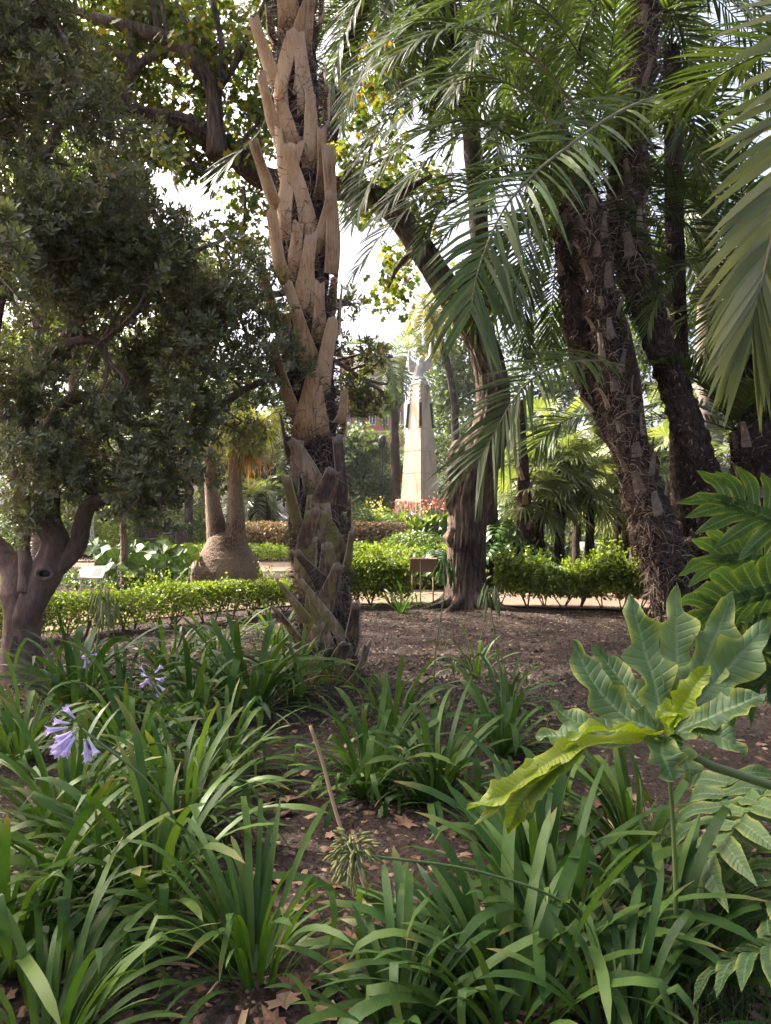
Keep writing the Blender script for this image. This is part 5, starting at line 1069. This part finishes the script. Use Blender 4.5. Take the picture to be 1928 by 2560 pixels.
clump('strap-leaved clump cut by the left edge near the bottom', 20, 2420, 46, .6, 'A', .4, rad=.09, seed=3)
clump('upright strap-leaved clump behind the big lower left one', 455, 2080, 60, .62, 'A', rad=.10, seed=4)
clump('strap-leaved clump below the purple flower head', 175, 2110, 56, .62, 'A', rad=.10, seed=5)
clump('upright strap-leaved clump right of the second purple flower head', 545, 1950, 50, .62, 'A', rad=.09, yellow=2, seed=6)
clump('strap-leaved clump under the second purple flower head', 330, 1930, 46, .6, 'A', rad=.1, seed=7)
clump('strap-leaved clump at the left edge behind the purple flower head', 50, 1900, 46, .62, 'A', rad=.1, seed=8)
clump('strap-leaved clump in front of the evergreen trunk', 185, 1765, 44, .78, 'B', rad=.1, seed=9)
clump('wide dark strap clump left of the palm foot', 625, 1772, 66, .80, 'A', rad=.14, yellow=1, seed=10)
clump('far strap clump between hedge and dark clump', 420, 1690, 34, .62, 'B', rad=.1, seed=11)
clump('far strap clump touching the hedge left of the palm', 545, 1640, 30, .66, 'A', rad=.1, seed=12)
clump('small strap clump behind the lower left foot of the palm', 690, 1610, 24, .6, 'A', rad=.08, seed=13)
clump('bright upright strap clump in the middle beside the dry stalk', 925, 1975, 56, .60, 'A', rad=.08, yellow=1, seed=14)
clump('strap clump just right of the bright middle clump', 1090, 1990, 46, .58, 'B', rad=.07, seed=15)
clump('slender strap clump below the pale drooping seed head', 1258, 1880, 34, .60, 'B', rad=.05, seed=16)
clump('strap clump in front of the palm foot', 985, 1820, 34, .56, 'A', rad=.08, seed=17)
clump('sparse strap tuft on the open soil', 1190, 1690, 18, .56, 'T', rad=.04, seed=18)
clump('thin strap tuft right of the sparse one', 1276, 1770, 20, .50, 'T', rad=.04, seed=19)
clump('small upright plant at the left foot of the brown sign', 1002, 1530, 16, .58, 'A', rad=.04, seed=20)
clump('broad-leaved strap clump in front at bottom centre right', 1270, 2540, 66, .60, 'B', 2.4, rad=.13, seed=21)
clump('broad-leaved strap clump behind the front right one', 1400, 2400, 52, .62, 'B', rad=.10, seed=22)
clump('tall dark strap clump under the drooping yellow-green lobe', 1345, 2270, 34, .66, 'B', 1.7, rad=.10, seed=23, emax=.7)
clump('strap clump beside the straight green flower stem', 1664, 2455, 30, .56, 'B', .5, rad=.05, seed=24)
clump('leaning strap clump left of the lower lobed leaves', 1600, 2150, 40, .64, 'A', 2.6, rad=.07, seed=25, emax=.9)
clump('strap clump cut by the bottom edge at centre', 1000, 2600, 30, .50, 'B', 1.2, rad=.09, yellow=1, seed=26)
clump('low strap clump cut by the bottom edge at right', 1560, 2640, 26, .46, 'B', 1.2, rad=.08, seed=27)
clump('strap clump in the bottom left corner', 110, 2640, 34, .5, 'A', 1.4, rad=.1, seed=28)
clump('strap clump between the two lower left clumps', 250, 2330, 34, .56, 'A', 3.3, rad=.09, seed=29)
clump('strap clump at the back of the bed behind the flower stems', 300, 1800, 34, .66, 'A', rad=.1, seed=30)
clump('strap clump left of the dark clump by the palm', 480, 1810, 42, .66, 'A', rad=.11, seed=31)
clump('strap clump hugging the left foot of the palm', 735, 1740, 34, .62, 'A', rad=.1, seed=32)

# flower stems
def stem_path(t, name, pts, r0, r1, mat=L_stem, sides=7): return At(t).part(name, MB().add(*tube(pts, [r0, r1], 24, sides)), mat)
def trumpet(mb, base, d, L, r):
    d = unit(d); u = unit(np.cross(d, r.normal(size=3))); v = np.cross(d, u); prof = [(0, .05), (.3, .07), (.6, .11), (.8, .16), (1, .30)]; n = 6; V = []; E = []
    for f, q in prof:
        for k in range(n * 2):
            an = k / (n * 2) * TAU; g = 1 if f < .7 else (1.0 if k % 2 == 0 else .62 if f == 1 else .9); V.append(base + d * L * (f if k % 2 == 0 or f < 1 else .86) + (u * math.cos(an) + v * math.sin(an)) * L * q * g); E.append(.8 if (k % 2 == 0 and f > .5) else .1)
    m = n * 2; i = np.arange(len(prof) - 1)[:, None] * m; j = np.arange(m)[None]
    mb.add(A(V), np.stack([i + j, i + (j + 1) % m, i + m + (j + 1) % m, i + m + j], -1).reshape(-1, 4), edge=E)
def flower_head(label, base, mid, top, n, L, ped, r, drop=.3, bias=None, rs=.006):
    t = thing('flower_stem', label, 'flower', (base[0], base[1], 0), 'purple flower stems'); a = At(t)
    stem_path(t, 'stem', [base, mid, top], rs, rs * .7)
    for k in range(n):
        d = rdir(1, .1, r)[0]; d[2] -= drop
        if bias is not None: d = d * .75 + A(bias)
        d = unit(d); q = top + d * ped
        pd_ = a.part('flower_stalk', MB().add(*tube([top, top + d * ped * .5 + A([0, 0, .01]), q], [.0016, .0012], 5, 4)), L_stem)
        mb = MB(); trumpet(mb, q, d + A([0, 0, -.25]), L * (.8 + .4 * r.random()), r); a.part('blossom', mb, L_purple, pd_)
    return t
r = np.random.default_rng(4)
flower_head('nodding purple flower head on a long leaning stem at the left', A([*G(520, 2230)[:2], 0]), P(400, 1990, 2.75), P(205, 1822, 2.62), 15, .066, .045, r, .3, (-.45, -.1, -.1))
flower_head('smaller lilac flower head amid the leaves left of centre', A([*G(470, 1940)[:2], 0]), P(430, 1800, 4.35), P(375, 1700, 4.3), 10, .055, .05, r, .3)
flower_head('tiny faded lilac flower low behind the left clumps', A([*G(225, 1800)[:2], 0]), P(218, 1700, 5.2), P(215, 1640, 5.2), 4, .05, .03, r, .8)
def seed_head(label, base, mid, top, n, ped, pod, r, drop, mat=L_pod, rs=.005, stemmat=L_stem, bias=(0, 0, 0), fat=.14):
    t = thing('seed_head', label, 'seed head', (base[0], base[1], 0), 'seed heads on long stems'); a = At(t); stem_path(t, 'stem', [base, *mid, top], rs, rs * .8, stemmat)
    for k in range(n):
        d = rdir(1, .15, r)[0] + A(bias); d = unit(d); q = top + d * ped * (.75 + .4 * r.random()) + A([0, 0, -drop * ped * r.random()])
        pd_ = a.part('flower_stalk', MB().add(*tube([top, top + d * ped * .55, q], [.0016, .0012], 5, 3, cap=False)), stemmat); dd = unit(d * (1 - drop) + A([0, 0, -drop * 1.6]) + r.normal(size=3) * .15); l = pod * (.8 + .4 * r.random())
        a.part('seed_pod', MB().add(*tube([q, q + dd * l * .35, q + dd * l * .7, q + dd * l], [.0016 + l * .02, l * fat, l * fat * .9, .001], 7, 6)), mat, pd_)
    return t
seed_head('round green seed head on a bent stem at lower centre', A([*G(1500, 2450)[:2], 0]), [P(1430, 2275, 2.3), P(1200, 2180, 2.2)], P(885, 2135, 2.1), 110, .058, .027, r, .35)
seed_head('dark drooping seed head before the oak trunk', A([*G(1085, 1800)[:2], 0]), [P(1088, 1640, 5.3), P(1108, 1500, 5.2)], P(1116, 1405, 5.2), 46, .07, .085, r, .75, L_agap, .005, fat=.07)
seed_head('pale drooping seed head on a thin stem right of the oak foot', A([*G(1256, 1870)[:2], 0]), [P(1252, 1700, 4.8), P(1235, 1580, 4.75)], P(1222, 1478, 4.7), 30, .06, .09, r, .8, L_stem, .0045, fat=.07)
seed_head('drooping seed head before the left hedge', A([*G(232, 1790)[:2], 0]), [P(236, 1660, 5.4), P(250, 1560, 5.4)], P(262, 1500, 5.4), 60, .10, .09, r, .75, L_pod, .005, fat=.07)
tag(obj('dry_stalk', mk('dry_stalk', *tube([G(1030, 2400) + A([0, 0, -.02]), P(945, 2280, 2.55), P(856, 2080, 2.6), P(805, 1900, 2.62), P(776, 1815, 2.62)], [.0075, .007, .0065, .006], 24, 7)), L_straw), 'straw coloured broken flower stalk standing at centre', 'stalk')
tag(obj('green_stalk', mk('green_stalk', *tube([G(1682, 2440) + A([0, 0, -.02]), P(1690, 2270, 2.35), P(1684, 2080, 2.3), P(1674, 1940, 2.25)], [.0085, .008, .007, .006], 24, 8)), L_stem), 'straight green flower stem rising under the big lobed leaf', 'stalk')
tag(obj('fallen_stalk', mk('fallen_stalk', *tube([G(1770, 2320) + A([0, 0, .02]), G(1850, 2275) + A([0, 0, .03]), G(1990, 2240) + A([0, 0, .03])], [.012, .016, .014], 12, 7)), L_straw), 'pale dry stalk lying on the soil at the right edge', 'stalk')
tag(obj('fallen_stalk', mk('fallen_stalk', *tube([G(475, 2560) + A([0, 0, .02]), G(545, 2495) + A([0, 0, .05])], [.006, .004], 6, 6)), L_straw), 'thin pale stick in the thin-leaved clump at the bottom', 'stalk')

# ------------------------------------------------------------------ big lobed leaves (philodendron) at the right
r = np.random.default_rng(14)
root = A([1.75, 2.75, 0])
ph = thing('philodendron', 'large lobed philodendron leaves reaching in from the right', 'plant', root); a = At(ph)
Z0 = 2.2; at0 = P(1662, 1838, Z0)
a.part('leaf_stalk', MB().add(*tube([root, A([1.62, 2.6, .45]), P(1990, 1985, 2.42), P(1850, 1938, 2.35), P(1760, 1905, 2.28), at0 + A([.01, .02, -.01])], [.02, .017, .014, .013, .010], 30, 10)), L_stem)
big = [([(1650, 1830, 2.2), (1560, 1790, 2.25), (1480, 1700, 2.3), (1432, 1598, 2.36)], .062, 1.0), ([(1655, 1828, 2.2), (1610, 1770, 2.3), (1545, 1690, 2.4), (1478, 1612, 2.45)], .058, .7),
       ([(1660, 1828, 2.2), (1640, 1720, 2.27), (1605, 1600, 2.33), (1575, 1484, 2.36)], .070, 1.0), ([(1664, 1828, 2.2), (1690, 1700, 2.3), (1692, 1580, 2.38), (1690, 1462, 2.42)], .068, .9),
       ([(1670, 1828, 2.2), (1745, 1690, 2.3), (1790, 1590, 2.38), (1832, 1476, 2.42)], .070, .8), ([(1672, 1832, 2.2), (1760, 1740, 2.26), (1840, 1650, 2.3), (1935, 1545, 2.32)], .080, .8),
       ([(1672, 1838, 2.2), (1760, 1800, 2.14), (1840, 1765, 2.1), (1918, 1732, 2.08)], .058, 1.0), ([(1680, 1836, 2.2), (1755, 1830, 2.12), (1815, 1850, 2.06), (1866, 1890, 2.04)], .052, 1.0),
       ([(1672, 1842, 2.2), (1705, 1880, 2.12), (1722, 1920, 2.08), (1726, 1962, 2.07)], .036, 1.0), ([(1660, 1842, 2.2), (1655, 1880, 2.1), (1668, 1915, 2.06), (1684, 1955, 2.05)], .058, .9),
       ([(1650, 1838, 2.2), (1540, 1830, 2.28), (1430, 1800, 2.34), (1375, 1755, 2.38)], .05, .8), ([(1650, 1840, 2.22), (1520, 1850, 2.32), (1410, 1840, 2.38), (1338, 1842, 2.42)], .056, .7)]
for k, (pts, w, e) in enumerate(big):
    mb = MB(); lobe(mb, [P(*q) for q in pts], w * .86, unit(A([0, -.9, .45])) if k < 6 else unit(A([0, -.55, .85])), r, 44, .62, 3.3, .24, e, .7, .45, .15)
    a.part('leaf_lobe', mb, L_phil)
yng = [([(1650, 1842, 2.2), (1560, 1850, 2.1), (1450, 1868, 2.03), (1360, 1915, 1.98), (1270, 1985, 1.95), (1185, 2062, 1.94)], .030, (.1, -.35, .9)), ([(1648, 1838, 2.18), (1560, 1828, 2.08), (1480, 1830, 2.02), (1418, 1850, 2.0)], .034, (.1, .1, 1)),
       ([(1450, 1872, 2.03), (1370, 1935, 1.98), (1300, 2010, 1.96), (1268, 2085, 1.96)], .034, (.2, -.6, .8)), ([(1420, 1890, 2.02), (1330, 1940, 1.97), (1255, 1990, 1.95), (1166, 2025, 1.95)], .036, (0, -.3, .95)),
       ([(1666, 1830, 2.18), (1700, 1780, 2.08), (1735, 1720, 2.04), (1778, 1664, 2.03)], .034, (-.5, -.6, .4)), ([(1672, 1812, 2.14), (1690, 1790, 2.08), (1668, 1778, 2.04), (1640, 1800, 2.02)], .026, (-.3, -.6, .6))]
for pts, w, up in yng:
    mb = MB(); lobe(mb, [P(*q) for q in pts], w, unit(A(up, float)), r, 44, .25, 7.5, .5, .8, .6, .5, .16); a.part('young_lobe', mb, L_philn)
def stand_leaf(px, py, Z, L, rot, m, lbl='leaf'):
    q = P(px, py, Z); o = obj(lbl, PHL[m], None, ph, q - root, rot, L); b = A([0, 0, .0]); e = q - root
    obj('leaf_stalk', mk('leaf_stalk', *tube([b, b * .5 + e * .5 + A([.1, .05, .12]), e], [.02, .011], 14, 7)), L_stem, ph); return o
stand_leaf(2010, 1470, 3.0, .46, (1.0, .15, math.radians(176)), 0)
stand_leaf(2010, 1340, 3.1, .40, (1.0, -.55, math.radians(150)), 1)
stand_leaf(1990, 1560, 3.2, .44, (.8, .3, math.radians(183)), 2)
stand_leaf(2030, 1660, 3.0, .42, (.8, .3, math.radians(172)), 3)
stand_leaf(1985, 1420, 3.4, .38, (1.1, -.2, math.radians(165)), 2)
stand_leaf(2000, 1620, 3.4, .40, (.9, .1, math.radians(190)), 0)
stand_leaf(1900, 2010, 2.75, .50, (.55, .55, math.radians(200)), 1)
stand_leaf(1990, 2100, 2.55, .42, (.5, .6, math.radians(215)), 2)
stand_leaf(2060, 2350, 2.2, .34, (.4, .2, math.radians(175)), 3)
stand_leaf(1820, 1960, 3.1, .46, (.5, .6, math.radians(230)), 0)

# ------------------------------------------------------------------ grass, litter and soil crumbs
r = np.random.default_rng(66)
def grass(name, label, spots, n, L, mat):
    pos = []
    for px, py, sp in spots:
        c = G(px, py); q = c + np.stack([r.normal(size=n) * sp, r.normal(size=n) * sp, 0 * r.random(n)], -1); pos.append(q)
    pos = np.concatenate(pos); pos[:, 2] = ground_z(pos[:, 0], pos[:, 1]); N = len(pos); az = r.random(N) * TAU; l = L * (.4 + .9 * r.random(N))[:, None]; d = np.stack([np.cos(az), np.sin(az), 0 * az], -1)
    p1 = pos + A([0, 0, 1.]) * l * .5 + d * l * .15; p2 = pos + A([0, 0, 1.]) * l * .75 + d * l * .5; sd = np.stack([-np.sin(az), np.cos(az), 0 * az], -1) * .0028
    V = np.stack([pos - sd, pos + sd, p1 - sd * .8, p1 + sd * .8, p2], 1).reshape(-1, 3); b = (np.arange(N) * 5)[:, None]
    o = obj(name, mk(name, V, [np.concatenate([b, b + 1, b + 3, b + 2], 1), np.concatenate([b + 2, b + 3, b + 4], 1)]), mat); o['label'] = label; o['category'] = 'grass'; return kind(o, 'stuff')
grass('grass', 'fine green grass and weeds in the lower right corner', [(1760, 2440, .12), (1850, 2380, .14), (1900, 2520, .12), (1700, 2560, .1), (1800, 2560, .12), (1900, 2300, .12), (1560, 2250, .08), (1650, 2120, .08)], 70, .16, L_grass)
grass('grass', 'scattered tiny grass seedlings on the open soil', [(x, y, .12) for x, y in ((1100, 1600), (1300, 1580), (1400, 1610), (1500, 1570), (1330, 1660), (1180, 1780), (1480, 1930), (700, 2150), (820, 2260), (760, 2400), (1450, 2000), (980, 1740), (1320, 1560))], 9, .09, L_grass)
def dry_mesh(seed):
    q = np.random.default_rng(seed); n = 14; V = [[0, 0, .01]]
    for k in range(n):
        an = k / n * TAU; R = .5 * (1 if k % 2 else .62) * (.8 + .35 * q.random()) * (1.25 if k in (0, 1, 13) else 1); V.append([R * math.cos(an), R * math.sin(an) * .8, .10 * q.random() + .16 * abs(math.sin(an * 1.5 + seed)) * R])
    me = mk('fallen_leaf', V, A([[0, 1 + k, 1 + (k + 1) % n] for k in range(n)]), False); me.materials.append(M_dry); return me
DR = [dry_mesh(k) for k in range(6)]
spots = [(700, 2560), (820, 2540), (880, 2530), (740, 2470), (700, 2500), (640, 2210), (680, 2010), (700, 2030), (720, 2000), (690, 2080), (1010, 2060), (830, 2420), (730, 2290), (690, 2190), (1750, 2270), (1800, 2290), (1900, 2450), (1840, 2460), (1560, 2000), (1590, 1990), (1620, 2030), (1480, 2010), (1640, 2080), (280, 2550), (230, 2500), (170, 2540), (420, 2550), (250, 2420), (610, 1960), (1000, 1780), (1330, 1870), (1240, 2010), (1900, 2130), (1500, 2080)]
for k, (px, py) in enumerate(spots + [(int(x), int(y)) for x, y in zip(r.uniform(0, 1928, 90), 1560 + 1000 * r.random(90) ** 1.6)]):
    c = G(px + r.normal() * 12, py + r.normal() * 8); sc = (.085 + .05 * r.random()) * (1 if k < 34 else .75)
    zn = 'by the foot of the oak and hedge' if c[1] > 7 else 'in the shade left of the dry stalk' if c[0] < -.25 and c[1] > 3 else 'along the bottom edge of the view' if c[1] < 2.75 else 'in the bare gap at the centre' if c[0] < .6 else 'below the large lobed leaves'
    tag(obj('fallen_leaf', DR[k % 6], None, None, (c[0], c[1], float(ground_z(c[0], c[1])) + .006), (r.normal() * .2, r.normal() * .2, r.random() * TAU), sc), 'curled dry brown leaf lying on the soil ' + zn, 'leaf', 'dry leaves ' + zn)
def crumbs(name, label, n, mat, s0, s1, y0=1.6, y1=11.5, flat=.35):
    Yv = y0 + (y1 - y0) * r.random(n) ** 1.5; Xv = (r.random(n) - .5) * 2 * (.62 * Yv + .4); s_ = s0 + (s1 - s0) * r.random(n) ** 3
    T = A([[-.5, -.4, 0], [.5, -.45, 0], [.4, .5, 0], [-.45, .4, 0], [0, 0, flat]]); F = A([[0, 1, 4], [1, 2, 4], [2, 3, 4], [3, 0, 4]])
    az = r.random(n) * TAU; cs, sn = np.cos(az)[:, None], np.sin(az)[:, None]; el = (1 + 1.6 * r.random(n) ** 2)[:, None]
    x = (T[None, :, 0] * cs * el - T[None, :, 1] * sn) * s_[:, None]; y = (T[None, :, 0] * sn * el + T[None, :, 1] * cs) * s_[:, None]; z = T[None, :, 2] * s_[:, None]
    V = np.stack([x + Xv[:, None], y + Yv[:, None], z + ground_z(Xv, Yv)[:, None] - .001], -1).reshape(-1, 3)
    o = obj(name, mk(name, V, (F[None] + (np.arange(n) * 5)[:, None, None]).reshape(-1, 3), False), mat); o['label'] = label; o['category'] = 'litter'; return kind(o, 'stuff')
crumbs('soil_crumbs', 'dark soil crumbs and wood chips covering the bed', 42000, M_chip, .006, .034)
crumbs('soil_clods', 'rough clods and chips on the open soil by the oak', 22000, M_chip, .018, .05, 5.5, 11.6, .5)
crumbs('leaf_litter', 'small brown leaf fragments strewn over the bed', 5000, isl_mat('litter', [(0, (.10, .055, .035)), (.6, (.2, .12, .08)), (1, (.36, .25, .17))]), .015, .05, flat=.2)

# ------------------------------------------------------------------ thin sunlit air of the garden
hz = obj('haze', mk('haze', *box((0, 110, 14.0), (330, 310, 30.5)), smooth=False))
hm = bpy.data.materials.new('haze'); hm.use_nodes = True; hn = hm.node_tree; hn.nodes.remove(hn.nodes['Principled BSDF'])
vol = hn.nodes.new('ShaderNodeVolumePrincipled'); vol.inputs['Density'].default_value = .00028; vol.inputs['Color'].default_value = (.93, .95, 1.0, 1); vol.inputs['Anisotropy'].default_value = .3
hn.links.new(vol.outputs[0], hn.nodes['Material Output'].inputs['Volume']); hz.data.materials.append(hm); kind(hz, 'stuff')
